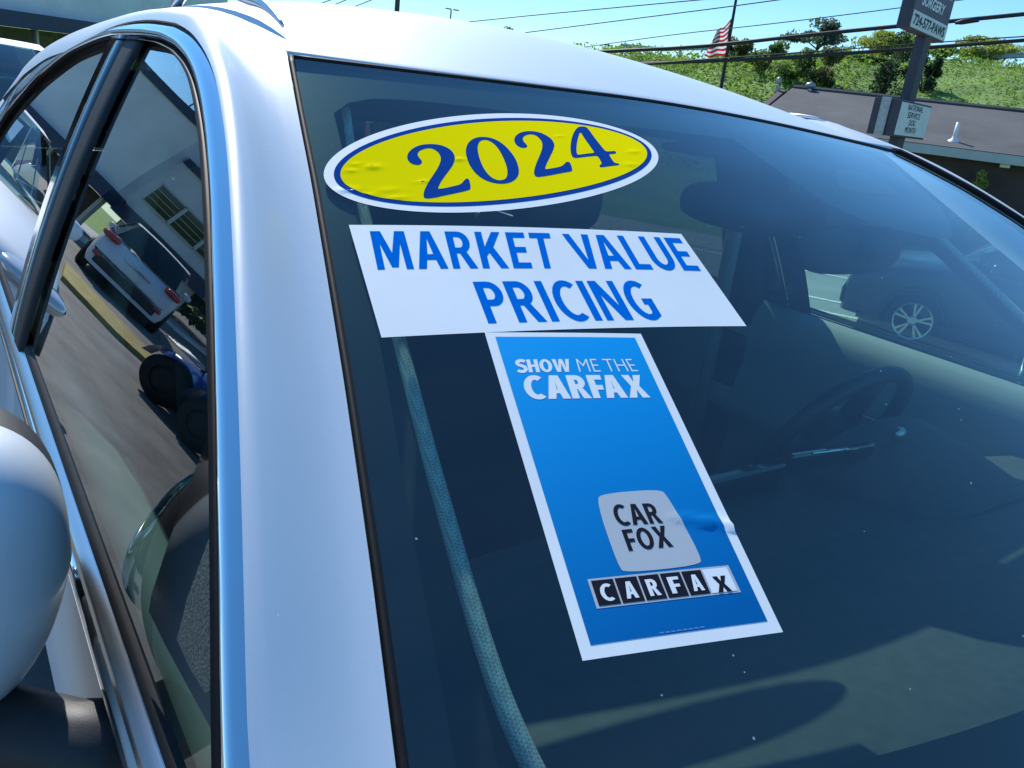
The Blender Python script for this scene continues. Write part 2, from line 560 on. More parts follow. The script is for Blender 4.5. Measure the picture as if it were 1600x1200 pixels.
# ---- body strip: windshield pillar, cant rail and roof side in one piece
SEAM_PX = [(386, 1200), (383, 1000), (379, 850), (375, 700), (370, 560), (364, 400), (359, 300), (355, 237), (347, 175), (337, 120), (322, 82), (300, 50),
           (275, 36), (250, 31), (225, 30), (200, 34), (181, 39), (156, 50), (109, 78)]
seam = [side(x, y) for x, y in SEAM_PX]
seam = [Vector((-sx(1.085), -.84, 1.085)) + Vector((.01, 0, 0))] + seam
k_top = 13
last = seam[-1]
tail = [Vector((-sx(z, y), y, z)) for y, z in [(last.y + .25, last.z - .025), (last.y + .5, last.z - .075), (last.y + .75, last.z - .15)]]
seam += tail
SEAM_A = spline(seam[:k_top + 1], 40, 2); SEAM_B = spline(seam[k_top:], 24, 1)
SEAM = SEAM_A + SEAM_B[1:]
paint_in = [on_glass(p) for p in [glass_px(x, y) for x, y in [(632, 1199), (587, 905), (543, 610), (515, 440), (490, 292), (468, 185), (453, 88)]]]
# pillar edge runs just outside the glass edge
pil = []
for j in range(NG - 1, -1, -1):
    t = (EL[max(0, j - 1)] - EL[min(NG - 1, j + 1)]).normalized()
    out = Vector((-1, 0, .12)); out = (out - t * out.dot(t)).normalized()
    pil.append(EL[j] + out * .0095 + Vector((0, 0, .004)))
hc = pil[-1]
rail_line = [hc, Vector((-.602, .12, 1.574)), Vector((-.600, .35, 1.597)), Vector((-.597, .7, 1.600)), Vector((-.592, 1.1, 1.578)), Vector((-.585, 1.5, 1.545)), Vector((-.575, 1.9, 1.49)), Vector((-.565, seam[-1].y + .05, 1.47))]
IN_A = resample(pil, 40); IN_B = spline(rail_line, 24, 2)
INNER = IN_A + IN_B[1:]
def strip_rows(outer, inner, n=9):
    rows = []
    for a, b, in zip(outer, inner):
        L = (b - a).length
        ta = Vector((.42, 0, 1)).normalized()
        h = a.z - 1.1
        ta = Vector((.30 + .6 * h, 0, 1)).normalized()
        ca = a + ta * L * .22
        cb = b + (Vector((-1, .0, -.12)).normalized()) * L * .28
        row = []
        for i in range(n):
            t = i / (n - 1)
            row.append(a * (1 - t) ** 3 + ca * 3 * t * (1 - t) ** 2 + cb * 3 * t * t * (1 - t) + b * t ** 3)
        rows.append(row)
    return rows
rows = strip_rows(SEAM, INNER)
MB().grid(rows).build('roof_pillar', M['paint'], car, smooth=True)
MB().grid([[mir(p) for p in r_] for r_ in rows]).build('roof_pillar', M['paint'], car, smooth=True)
# dark return lip under the pillar panel (door gap)
lip = [[p + Vector((.001, 0, -.002)), p + Vector((.006, 0, -.014)), p + Vector((.010, .0, -.04))] for p in SEAM]
MB().grid(lip).build('door_seal', M['rubber'], car, smooth=True)
MB().grid([[mir(p) for p in r_] for r_ in lip]).build('door_seal', M['rubber'], car, smooth=True)

# ---- roof
def roof_z(x, y):
    hd = header(max(-.615, min(.615, x)))
    t = max(0, (y - hd.y) / .6)
    rise = .078 * (1 - (1 - min(t, 1)) ** 2) if t < 1 else .078 - .026 * (t - 1) ** 2
    cr = .026 * (1 - (x / .6) ** 2) * min(1, t * 1.2)
    return hd.z + rise + cr
rr = []
NR = 40
for j in range(NR):
    t = j / (NR - 1)
    row = []
    for i in range(33):
        s = i / 32
        L0 = IN_B[min(23, int(round(t * 23)))]
        k = t * 23; a = int(min(22, k)); L0 = IN_B[a].lerp(IN_B[a + 1], k - a)
        R0 = mir(L0)
        x = L0.x + (R0.x - L0.x) * s
        hy = header(max(-.615, min(.615, x))).y
        y = (hy + .012) * (1 - t) + L0.y * t if t < 1 else L0.y
        y = hy + .010 + (IN_B[-1].y - hy) * (t ** 1.3)
        z = roof_z(x, y)
        row.append(Vector((x, y, z)))
    rr.append(row)
# pull the roof's side borders onto the pillar strips
def near_on(poly, y):
    for a, b in zip(poly, poly[1:]):
        if a.y <= y <= b.y: return a.lerp(b, (y - a.y) / max(1e-6, b.y - a.y))
    return poly[-1] if y > poly[-1].y else poly[0]
for row in rr:
    L0 = near_on(IN_B, row[0].y); R0 = mir(near_on(IN_B, row[-1].y))
    dz0 = L0.z - row[0].z; dz1 = R0.z - row[-1].z
    dx0 = L0.x - row[0].x; dx1 = R0.x - row[-1].x
    for i in range(33):
        w0 = max(0, 1 - i / 7) ** 2; w1 = max(0, 1 - (32 - i) / 7) ** 2
        row[i] += Vector((dx0 * w0 + dx1 * w1, 0, dz0 * w0 + dz1 * w1))
# rolled front edge of the roof above the glass
front = [[p + Vector((0, -.004, -.003)) for p in rr[0]], [p + Vector((0, -.004, -.014)) for p in rr[0]]]
MB().grid(front[::-1] + rr).build('roof', M['paint'], car, smooth=True)
# rubber mouldings around the glass
edge_m = [p + Vector((-.0045, 0, .001)) for p in EL]
MB().tube(edge_m, .0036, 6).build('glass_moulding', M['rubber'], car, smooth=True)
MB().tube([mir(p) for p in edge_m][:1] + [p + Vector((.006, 0, .002)) for p in ER], .006, 6).build('glass_moulding', M['rubber'], car, smooth=True)
MB().tube([p + Vector((0, .004, .0005)) for p in ET], .0038, 6).build('glass_moulding', M['rubber'], car, smooth=True)
# ---- roof rails
for sgn in (0, 1):
    pts = [Vector((-.570, .095, 1.580)), Vector((-.568, .12, 1.590)), Vector((-.566, .18, 1.607)), Vector((-.564, .35, 1.628)), Vector((-.562, .50, 1.636)), Vector((-.560, .62, 1.632)), Vector((-.559, .70, 1.612)), Vector((-.558, .72, 1.590))]
    if sgn: pts = [p + Vector((0, 0, -.078 * min(1, max(0, p.y - .1) / .25))) for p in pts]
    if sgn: pts = [mir(p) for p in pts]
    b = MB().tube(spline(pts, 40, 2), [.0025 + .0075 * min(1, i / 9) for i in range(40)], 10)
    b.build('roof_rail', M['satin'], car, smooth=True)

# ---- side glass, frames, pillars, belt mouldings
GL_TOP = [(222, 62), (250, 66), (275, 78), (294, 98), (306, 121), (314, 150), (321, 187), (326, 225), (331, 287), (335, 350), (339, 450), (343, 560), (347, 700), (350, 850), (353, 1000), (355, 1120), (358, 1240), (361, 1370)]
ZB = 1.122     # height of the glass's lower edge
def s_pt(y, z, off=0.0): return Vector((-(sx(z, y)) + off, y, z))
gt = [side(x, y) for x, y in GL_TOP]
gt_end = gt[-1]
front_low = s_pt(gt_end.y - .03, ZB)
b_top = gt[0]
b_low = side(52, 488)
b_low = s_pt(b_low.y, ZB)
def pane(outline_top, y_rear_low, y_front_low, name, inset=.006):
    """glass between the belt and an upper outline ordered rear -> front"""
    o = resample(outline_top, 40)
    rows = []
    for i, p in enumerate(o):
        t = i / 39
        yl = y_rear_low + (y_front_low - y_rear_low) * t
        rows.append([s_pt(yl + (p.y - yl) * k ** 1.0, ZB - .02 + (p.z - ZB + .02) * k, inset) for k in [j / 12 for j in range(13)]])
    return rows
gfront = pane(gt + [front_low], b_low.y, front_low.y, 'front')
def face_out(rows, left=True):
    b = MB().grid(rows)
    n = (Vector(b.v[b.f[60][1]]) - Vector(b.v[b.f[60][0]])).cross(Vector(b.v[b.f[60][2]]) - Vector(b.v[b.f[60][0]]))
    if (n.x > 0) == left: b.f = [tuple(reversed(f)) for f in b.f]
    return b
fw_ = face_out(gfront).build('front_side_window', M['side_glass'], car, smooth=True, fix=False)
face_out([[mir(p) for p in r_] for r_ in gfront], False).build('front_side_window', M['side_glass'], car, smooth=True, fix=False)
REAR_TOP = [(177, 60), (155, 65), (131, 75), (112, 84), (97, 95)]
gr = [side(x, y) for x, y in REAR_TOP]
r_end = gr[-1]
gr += [s_pt(r_end.y + .18, r_end.z - .05), s_pt(r_end.y + .40, r_end.z - .14), s_pt(r_end.y + .58, r_end.z - .25), s_pt(r_end.y + .62, ZB + .03)]
bp_low = side(28, 478); bp_low = s_pt(bp_low.y, ZB)
grear = pane(list(reversed(gr)), gr[-1].y, bp_low.y, 'rear')
face_out(grear).build('rear_side_window', M['privacy'], car, smooth=True, fix=False)
face_out([[mir(p) for p in r_] for r_ in grear], False).build('rear_side_window', M['privacy'], car, smooth=True, fix=False)

def both(b_rows_fn, name, m, **kw):
    MB().grid(b_rows_fn).build(name, m, car, smooth=True, **kw)
    MB().grid([[mir(p) for p in r_] for r_ in b_rows_fn]).build(name, m, car, smooth=True, **kw)
# bright frame that wraps the window opening: runs between the seam and the glass seals
gl_line = spline(list(reversed(gt)) , 60, 1)                      # front bottom -> B pillar top
gl_all = gl_line + spline([gt[0]] + gr, 40, 1)[1:]
sm_all = spline(SEAM_A + SEAM_B, 99, 1)
# pair every glass-edge point with the nearest seam point
fr = []
smd = resample(SEAM, 400)
k0 = 0
for p in gl_all:
    k = min(range(len(smd)), key=lambda i: (smd[i] - p).length)
    k = max(k, k0); k0 = k
    q = smd[k]
    out = []
    for t, off in ((.03, .006), (.13, -.006), (.34, -.012), (.56, -.013), (.76, -.009), (.90, .004)):
        w = p.lerp(q, t)
        out.append(Vector((w.x + off + .004, w.y, w.z)))
    fr.append(out)
both(fr, 'window_frame', M['chrome'])
seal = []
for p, row in zip(gl_all, fr):
    c = p + Vector((.003, 0, 0))
    d = (row[0] - p); d = d.normalized() if d.length > 1e-6 else Vector((0, 0, 1))
    seal.append([p - d * .005 + Vector((.004, 0, 0)), p - d * .003 + Vector((-.006, 0, 0)), p + d * .003 + Vector((-.007, 0, 0)), row[0] + Vector((.004, 0, 0))])
both(seal, 'window_seal', M['rubber'])
gap = [[row[-1] + Vector((.002, 0, -.001)), row[-1].lerp(smd[min(range(400), key=lambda i: (smd[i] - row[-1]).length)], .8) + Vector((.004, 0, -.014))] for row in fr]
both(gap, 'door_gap', M['rubber'])

# B pillar: front door's black seal strip and the gloss black cover of the rear door
def ypl(top, low, z): 
    t = (z - low.z) / (top.z - low.z)
    return low.y + (top.y - low.y) * t
bt2 = gr[0]
zs = [ZB - .03 + (b_top.z + .004 - ZB + .03) * i / 16 for i in range(17)]
c1, c2, c3, c4 = [], [], [], []
rowsA, rowsB = [], []
for z in zs:
    yf = ypl(b_top, b_low, z); yr = ypl(bt2, bp_low, z)
    ym = yf + (yr - yf) * .42
    rowsA.append([s_pt(yf - .012, z, .002), s_pt(yf - .006, z, -.004), s_pt(ym - .004, z, -.005), s_pt(ym - .001, z, .006)])
    rowsB.append([s_pt(ym + .002, z, .006), s_pt(ym + .004, z, -.004), s_pt((ym + yr) / 2, z, -.005), s_pt(yr + .008, z, -.003), s_pt(yr + .014, z, .004)])
both(rowsA, 'pillar_cover', M['rubber'])
both(rowsB, 'pillar_cover', M['gloss_black'])

# black corner cover of the front window, its sunlit area painted as a paler grained patch
def on_side(px, py, off):
    return side(px, py) + Vector((-off, 0, off * .4))
def side_decal(name, m, parent, loop, off):
    v, f = fill2d([loop], 40)
    P = [on_side(x[0], x[1], off) for x in v]
    for k in (0, 1):
        f_ = (lambda p: p) if k == 0 else mir
        sheet(name, m, parent, [f_(p) for p in P], f, Vector((-1, 0, .3)) if k == 0 else Vector((1, 0, .3)))
side_decal('corner_cover', M['gloss_black'], car, [(339, 640), (322, 700), (294, 772), (266, 850), (240, 930), (236, 955), (262, 1008), (300, 1078), (338, 1146), (358, 1180), (356, 1100), (353, 1000), (350, 850), (345, 700)], .0015)
side_decal('corner_sunlit_patch', M['grain'], car, [(334, 842), (349, 848), (352, 960), (353, 1072), (328, 1082), (305, 1045), (284, 1000), (300, 935)], .0030)

# belt mouldings, each a swept profile along the side
def sweep(profile, y0, y1, n=60):
    rows = []
    for i in range(n):
        y = y0 + (y1 - y0) * i / (n - 1)
        rows.append([Vector((-(sx(z, y) + o), y, z)) for z, o in profile])
    return rows
Y0, Y1 = -.82, r_end.y + .64
both(sweep([(1.1235, -.001), (1.127, .000), (1.131, -.003), (1.133, -.012)], Y0 + .1, Y1), 'window_wiper_seal', M['rubber'])
both(sweep([(1.1125, .006), (1.1135, .0088), (1.1175, .0072), (1.1215, .003), (1.1235, -.002)], Y0 + .08, Y1), 'belt_trim', M['satin'])
both(sweep([(1.0905, .000), (1.0915, .005), (1.096, .0095), (1.102, .0112), (1.108, .0095), (1.1115, .005), (1.1122, .002)], Y0 + .04, Y1), 'belt_moulding', M['chrome'])
both(sweep([(1.076, -.014), (1.078, -.006), (1.0885, -.005), (1.0905, -.001)], Y0, Y1), 'belt_dark_reflection', M['rubber'])  # black strip standing in for the dark reflection low in the chrome

# ---- lower body: doors, fender, quarter panel, each its own panel
ZP = [1.078, 1.068, 1.05, 1.0, .94, .88, .80, .70, .60, .50, .42, .36, .30]
def xo(z, y):
    w = sx(z, y)
    if z < .70: w -= .05 * ((.70 - z) / .40) ** 2
    return w + .006 * math.exp(-((z - .86) / .03) ** 2)
def panel(y0, y1, name, ztop=1.078, n=26, arch=None):
    rows = []
    for i in range(n):
        y = y0 + (y1 - y0) * i / (n - 1)
        r_ = []
        for z in ZP:
            zz = min(z, ztop(y) if callable(ztop) else ztop)
            if arch:
                dy = abs(y - arch)
                lim = .36 + math.sqrt(max(0, .38 ** 2 - dy * dy)) if dy < .38 else .30
                zz = max(zz, lim)
            e = .006 if i in (0, n - 1) else 0
            r_.append(Vector((-(xo(zz, y) - e), y, zz)))
        rows.append(r_)
    return rows
fen_top = lambda y: 1.078 if y > -.85 else 1.078 - .16 * min(1, (-.85 - y) / .9) ** 1.3
panels = [('front_door', -.640, b_low.y + .055, 1.078, None), ('rear_door', b_low.y + .062, 1.22, 1.078, None),
          ('fender', -1.76, -.647, fen_top, -1.28), ('quarter_panel', 1.227, 2.62, 1.078, 1.55)]
DOORS = {}
for nm, a, b2, zt, ar in panels:
    rws = panel(a, b2, nm, zt, arch=ar)
    for k, rw in enumerate((rws, [[mir(p) for p in r_] for r_ in rws])):
        o = MB().grid(rw).build(nm, M['paint'], car, smooth=True)
        DOORS[(nm, k)] = o
for nm, yh in (('front_door', .10), ('rear_door', .95)):
    for k in (0, 1):
        f_ = (lambda p: p) if k == 0 else mir
        pts = [Vector((-(xo(.97, y) + o), y, .972)) for y, o in ((yh - .10, .004), (yh - .08, .032), (yh, .040), (yh + .08, .032), (yh + .10, .004))]
        MB().tube([f_(p) for p in spline(pts, 16, 1)], .012, 8).build('door_handle', M['chrome'], DOORS[(nm, k)], smooth=True)
# hood, cowl, bumpers, tailgate (mostly outside the picture)
hood = []
for i in range(25):
    x = -.80 + 1.6 * i / 24
    row = []
    for j in range(16):
        t = j / 15
        y = -.93 - .1 * (1 - (x / .8) ** 2) * (1 - t) - .82 * t
        z = 1.040 - .16 * t ** 1.6 - .035 * (x / .8) ** 4 + .012 * math.exp(-((abs(x) - .5) / .08) ** 2)
        row.append(Vector((x * (1 - .10 * t), y, z)))
    hood.append(row)
MB().grid(hood).build('hood', M['paint'], car, smooth=True)
cw = [[EB[i] + Vector((0, -.002, -.006)), EB[i] + Vector((0, -.06, -.035)), Vector((EB[i].x * 1.01, -.93 - .1 * (1 - (EB[i].x / .8) ** 2) - .0, 1.01))] for i in range(0, NG, 3)]
cowl = MB().grid(cw).build('cowl', M['plastic'], car, smooth=True)
for x0, x1 in ((-.62, -.02), (.05, .70)):
    pts = [on_glass(Vector((x0 + (x1 - x0) * t, -.95 - .04 * t, 1.03)), .02) + Vector((0, -.03, -.006)) for t in [i / 8 for i in range(9)]]
    MB().tube(pts, .007, 6).build('wiper', M['plastic'], cowl, smooth=True)
def bumper(y0, sgn, name):
    rows = []
    for i in range(31):
        x = -.84 + 1.68 * i / 30
        y = y0 + sgn * (.20 * (1 - abs(x / .84) ** 2.6))
        rows.append([Vector((x, y + sgn * o, z)) for z, o in ((.90, -.08), (.86, -.01), (.74, .02), (.60, .03), (.46, .02), (.36, -.02), (.30, -.06))])
    return MB().grid(rows).build(name, M['paint'], car, smooth=True)
fb = bumper(-1.66, -1, 'front_bumper')
MB().box((0, -1.885, .64), (.95, .03, .22)).build('grille', M['gloss_black'], fb, bevel=.01)
for x in (-.66, .66):
    MB().box((x, -1.80, .80), (.30, .10, .10), Matrix.Rotation(-.35 * (1 if x > 0 else -1), 3, 'Z')).build('headlight', M['clear_lens'], car, bevel=.02)
rb = bumper(2.55, 1, 'rear_bumper')
tg = []
for i in range(25):
    x = -.76 + 1.52 * i / 24
    tg.append([Vector((x * k, y - .06 * abs(x / .76) ** 2.5, z)) for y, z, k in ((2.74, .84, 1.05), (2.74, 1.0, 1.05), (2.68, 1.12, 1.0))])
MB().grid(tg).build('tailgate', M['paint'], car, smooth=True)
rwv = [[Vector((x * k, y, z)) for y, z, k in ((2.68, 1.12, 1.0), (2.45, 1.32, .88), (IN_B[-1].y - .005, 1.462, .74))] for x in [-.76 + 1.52 * i / 12 for i in range(13)]]
MB().grid(rwv).build('rear_window', M['dark_glass'], car, smooth=True)
for s_ in (-1, 1):
    MB().grid([[Vector((s_ * .76, 2.68, 1.12)), Vector((s_ * .668, 2.45, 1.32)), Vector((s_ * .562, IN_B[-1].y, 1.465))],
               [Vector((s_ * .83, 2.2, 1.08)), Vector((s_ * .77, 2.1, 1.30)), Vector((s_ * .70, 1.85, 1.42))],
               [Vector((s_ * .845, Y1 - .06, 1.09)), Vector((s_ * .80, Y1 - .06, 1.26)), Vector((s_ * .70, seam[-1].y - .05, seam[-1].z))]]).build('rear_pillar', M['paint'], car, smooth=True)
    MB().box((s_ * .70, 2.68, .97), (.22, .10, .12)).build('taillight', M['red_lens'], car, bevel=.02)
def wheel(c, s_, parent, r_=.35, spokes=5, double=True, rim_r=.24, w=.22):
    """tyre with an alloy of (double) spokes; s_ = outward sign along local X"""
    t = MB().lathe(c, (s_, 0, 0), [(rim_r, -w / 2), (r_ - .03, -w / 2), (r_ - .005, -w / 2 + .03), (r_, 0), (r_ - .005, w / 2 - .03), (r_ - .03, w / 2), (rim_r + .005, w / 2 - .01), (rim_r, w / 2 - .03)], 40).build('wheel', M['tyre'], parent, smooth=True)
    b = MB().lathe(c, (s_, 0, 0), [(rim_r - .012, w / 2 - .07), (rim_r - .014, w / 2 - .015), (rim_r + .004, w / 2 - .006), (rim_r + .006, w / 2 - .02)], 40)
    o = Vector((s_ * (w / 2 - .02), 0, 0))
    for k in range(spokes):
        for dd in ((-.16, .16) if double else (0,)):
            a0 = 2 * math.pi * k / spokes + dd * .35 + .2
            a1 = 2 * math.pi * k / spokes + dd * 1.15 + .2
            wd = .030 if double else .05
            p0 = Vector(c) + o + Vector((0, math.cos(a0), math.sin(a0))) * .05
            p1 = Vector(c) + o + Vector((0, math.cos(a1), math.sin(a1))) * (rim_r - .008)
            tdir = (p1 - p0).normalized(); sd_ = Vector((1, 0, 0)).cross(tdir) * wd / 2
            q = [p0 - sd_ * .7, p0 + sd_ * .7, p1 + sd_, p1 - sd_]
            b.prism(q, (-s_ * .03, 0, 0))
    b.lathe(Vector(c) + o, (s_, 0, 0), [(.0, .012), (.04, .010), (.062, -.002), (.062, -.03)], 20)
    b.build('rim', M['rim'], t, smooth=False)
    MB().lathe(Vector(c), (s_, 0, 0), [(.0, w / 2 - .075), (rim_r - .015, w / 2 - .075)], 24).build('brake_disc', M['plastic'], t)
    return t
for yy in (-1.28, 1.55):
    for s_ in (-1, 1):
        wheel((s_ * .80, yy, .35), s_, car)
MB().box((0, .42, .28), (1.66, 3.9, .06)).build('underbody', M['plastic'], car)

# ---- door mirror, passenger side (and its twin)
def pebble(c, d, ex=2.6, n=36, m=22, taper=0):
    rows = []
    def sp(v, e): return math.copysign(abs(v) ** (2 / e), v)
    for i in range(m + 1):
        ph = -math.pi / 2 + math.pi * i / m
        row = []
        for j in range(n):
            th = 2 * math.pi * j / n
            x = sp(math.cos(ph), ex) * sp(math.cos(th), ex); y = sp(math.cos(ph), ex) * sp(math.sin(th), ex); z = sp(math.sin(ph), ex)
            k = 1 - taper * z
            row.append(Vector((c[0] + x * d[0] * k, c[1] + y * d[1] * k, c[2] + z * d[2])))
        rows.append(row)
    return rows
MCX, MCY, MCZ = -1.016, -.372, 1.158
for k in (0, 1):
    f_ = (lambda p: p) if k == 0 else mir
    sh_pt = lambda p: p + Vector((.24 * min(0, p.z - MCZ), .10 * (p.z - MCZ), .10 * (p.x - MCX)))
    pr = [[sh_pt(p) for p in r_] for r_ in pebble((MCX, MCY, MCZ), (.118, .094, .118), 2.9, 64, 40)]
    whole = MB().grid(pr, closed_v=True)
    cap_, inn = MB(), MB()
    NT = 64
    for f in whole.f:
        th = 360 * ((min(f) % NT) if not ({0, NT - 1} <= {i % NT for i in f}) else NT - 1) / NT
        (inn if (th < 128 or th > 351) else cap_).add([f_(Vector(whole.v[i])) for i in f], [(0, 1, 2, 3)])
    hs = cap_.build('door_mirror', M['paint'], car, smooth=True)
    o_ = inn.build('mirror_back', M['plastic'], hs, smooth=True)
    for m_o in (hs, o_):
        bm = bmesh.new(); bm.from_mesh(m_o.data); bmesh.ops.remove_doubles(bm, verts=bm.verts, dist=.0004); bmesh.ops.recalc_face_normals(bm, faces=bm.faces); bm.to_mesh(m_o.data); bm.free()
    MB().grid([[f_(p) for p in r_] for r_ in pebble((MCX - .003, MCY + .092, MCZ - .002), (.104, .012, .098), 3)], closed_v=True).build('mirror_glass', M['chrome'], hs, smooth=True)
    MB().tube([f_(Vector(p)) for p in ((-.875, -.50, 1.045), (-.92, -.47, 1.05), (-.99, -.42, 1.062))], [.045, .034, .034], 10).build('mirror_foot', M['plastic'], hs, smooth=True)
# ================================================================== CABIN
def zc(x): return 1.0 - .030 * (x + .2)            # dash height follows the car's slight lean
dash_rows = []
for i in range(41):
    x = -.80 + 1.6 * i / 40
    yf = None
    P = on_glass(Vector((x, -.86 - .1 * (1 - (x / .8) ** 2), 1.03)), -.012)
    yr = -.285 - .09 * (x / .8) ** 2
    row = [Vector((P.x * .98, P.y + .015, P.z - .020))]
    for j in range(1, 13):
        t = j / 12
        y = P.y + (yr - P.y) * t
        z = (P.z - .02) * (1 - t) ** 1.5 + (zc(x) + .012 * math.sin(math.pi * t)) * (1 - (1 - t) ** 1.5)
        row.append(Vector((P.x * .98, y, z)))
    row += [Vector((P.x * .98, yr + .025, zc(x) - .02)), Vector((P.x * .98, yr + .03, zc(x) - .10)), Vector((P.x * .98, yr - .03, zc(x) - .40)), Vector((P.x * .98, yr - .08, .35))]
    dash_rows.append(row)
dash = MB().grid(dash_rows).build('dashboard', M['dash'], car, smooth=True)
# vent slot at the base of the glass and a joint across the dash
MB().grid([[r_[1] + Vector((0, .012, .003)), r_[1] + Vector((0, .045, .0025))] for r_ in dash_rows[3:-3]]).build('vent_slot', M['rubber'], dash, smooth=True)
# instrument cowl in front of the driver, its bright lip, the display and the wheel
def dome(cx, cy, cz, w, d, h, n=16):
    rows = []
    for i in range(n + 1):
        a = math.pi * i / n
        rows.append([Vector((cx + w * math.cos(a) * (1 - .12 * j / 5), cy - d * j / 5, cz + h * math.sin(a) ** .8 * (1 - .75 * (j / 5) ** 1.6))) for j in range(6)])
    return rows
MB().grid(dome(.38, -.30, .985, .20, .22, .085)).build('instrument_cowl', M['dash'], dash, smooth=True)
lipc = on_axis(1270, 708, 1, -.38); lipd = on_axis(1365, 703, 1, -.36)
MB().tube([lipc, (lipc + lipd) / 2 + Vector((0, .0, .003)), lipd], .0025, 6).build('dash_trim', M['chrome'], dash, smooth=True)
MB().box((lipc + lipd) / 2 + Vector((.0, .02, -.018)), (.19, .012, .03), Matrix.Rotation(-.1, 3, 'Z')).build('display', M['gloss_black'], dash, bevel=.004)
MB().box((-.02, -.30, .99), (.26, .025, .10), Matrix.Rotation(.25, 3, 'X')).build('display', M['gloss_black'], dash, bevel=.008)
for px_, py_ in ((1405, 680), (1502, 704)):
    c = on_axis(px_, py_, 1, -.36)
    MB().grid(pebble(c, (.012, .010, .014), 2.4, 12, 8), closed_v=True).build('switch', M['satin'], dash, smooth=True)
WC = Vector((.40, -.20, .985))
ax = Vector((0, .90, .42)).normalized()
b1 = Vector((1, 0, 0)); b2 = ax.cross(b1)
sw = MB()
sw.tube([WC + (b1 * math.cos(a) + b2 * math.sin(a)) * .172 for a in [2 * math.pi * k / 40 for k in range(41)]], .015, 10, cap=False)
wheel_o = sw.build('steering_wheel', M['seat'], car, smooth=True)
MB().grid(pebble(WC - ax * .01, (.075, .045, .070), 2.6, 20, 14), closed_v=True).build('wheel_hub', M['plastic'], wheel_o, smooth=True)
for a in (0, math.pi, -math.pi / 2):
    d = b1 * math.cos(a) + b2 * math.sin(a)
    MB().tube([WC + d * .05, WC + d * .175], [.022, .012], 8).build('wheel_spoke', M['plastic'], wheel_o, smooth=True)
MB().tube([WC - ax * .06 + b1 * .05, WC - ax * .08 + b1 * .19 + b2 * .03], [.010, .006], 8).build('stalk', M['plastic'], wheel_o, smooth=True)
# seats
def seat(x, y, name, w=.25, hr=True):
    lean = Matrix.Rotation(-.32, 3, 'X')
    bk = []
    for i in range(13):
        u = -1 + 2 * i / 12
        row = []
        for j in range(12):
            t = j / 11
            prof = .05 + .03 * math.sin(t * math.pi) + .045 * abs(u) ** 2.2
            p = Vector((u * w * (1 - .18 * t ** 2), -prof * (1 - .3 * t), t * .62))
            row.append(Vector((x, y, .55)) + lean @ p)
        bk.append(row)
    back = MB().grid(bk)
    bk2 = [[p + Vector((0, .13, .01)) for p in r_] for r_ in bk]
    back.grid(bk2)
    for e in (0, -1):
        back.grid([bk[e], bk2[e]])
    back.grid([[r_[-1] for r_ in bk], [r_[-1] for r_ in bk2]])
    s_ = back.build(name, M['seat'], car, smooth=True)
    MB().grid(pebble((x, y - .25, .52), (w, .27, .09), 3, 24, 12), closed_v=True).build('seat_cushion', M['seat'], s_, smooth=True)
    if hr:
        top = Vector((x, y, .55)) + lean @ Vector((0, -.03, .62))
        MB().grid(pebble(top + Vector((0, .035, .13)), (.135, .055, .085), 2.8, 24, 12), closed_v=True).build('headrest', M['seat'], s_, smooth=True)
        for q in (-.05, .05):
            MB().tube([top + Vector((q, .03, -.02)), top + Vector((q, .035, .07))], .007, 6).build('headrest_post', M['chrome'], s_, smooth=True)
    return s_
seat(-.38, .50, 'front_seat'); seat(.38, .50, 'front_seat')
seat(-.42, 1.38, 'rear_seat', .24); seat(.42, 1.38, 'rear_seat', .24); seat(0, 1.38, 'rear_seat', .18)
MB().box((0, .18, .62), (.22, .75, .30)).build('console', M['plastic'], car, bevel=.03)
MB().box((0, .8, .33), (1.6, 3.0, .02)).build('cabin_floor', M['trim'], car)
MB().box((0, 2.0, .95), (1.55, .9, .02)).build('load_cover', M['trim'], car)
# inner door trims, with the padded ledge along the window
for k in (0, 1):
    f_ = (lambda p: p) if k == 0 else mir
    rws = []
    for i in range(40):
        y = -.72 + 2.45 * i / 39
        x = -(sx(1.12, y))
        rws.append([f_(Vector((x + a, y, z))) for a, z in ((.018, 1.108), (.024, 1.116), (.040, 1.117), (.062, 1.106), (.080, 1.078), (.088, 1.03), (.080, .95), (.11, .86), (.135, .84), (.09, .80), (.08, .60), (.07, .34))])
    tr_ = MB().grid(rws).build('door_trim', M['door_pad'], car, smooth=True)
    MB().tube([f_(Vector((-.79, y, .93 + .01 * q))) for y, q in ((-.12, 0), (-.08, 1), (.0, 1), (.06, 0))], .010, 8).build('inner_handle', M['chrome'], tr_, smooth=True)
    lk = f_(Vector((-.826, .27, 1.118)))
    MB().tube([lk, lk + Vector((0, 0, .018))], [.006, .005], 8).build('lock_pin', M['plastic'], tr_, smooth=True)
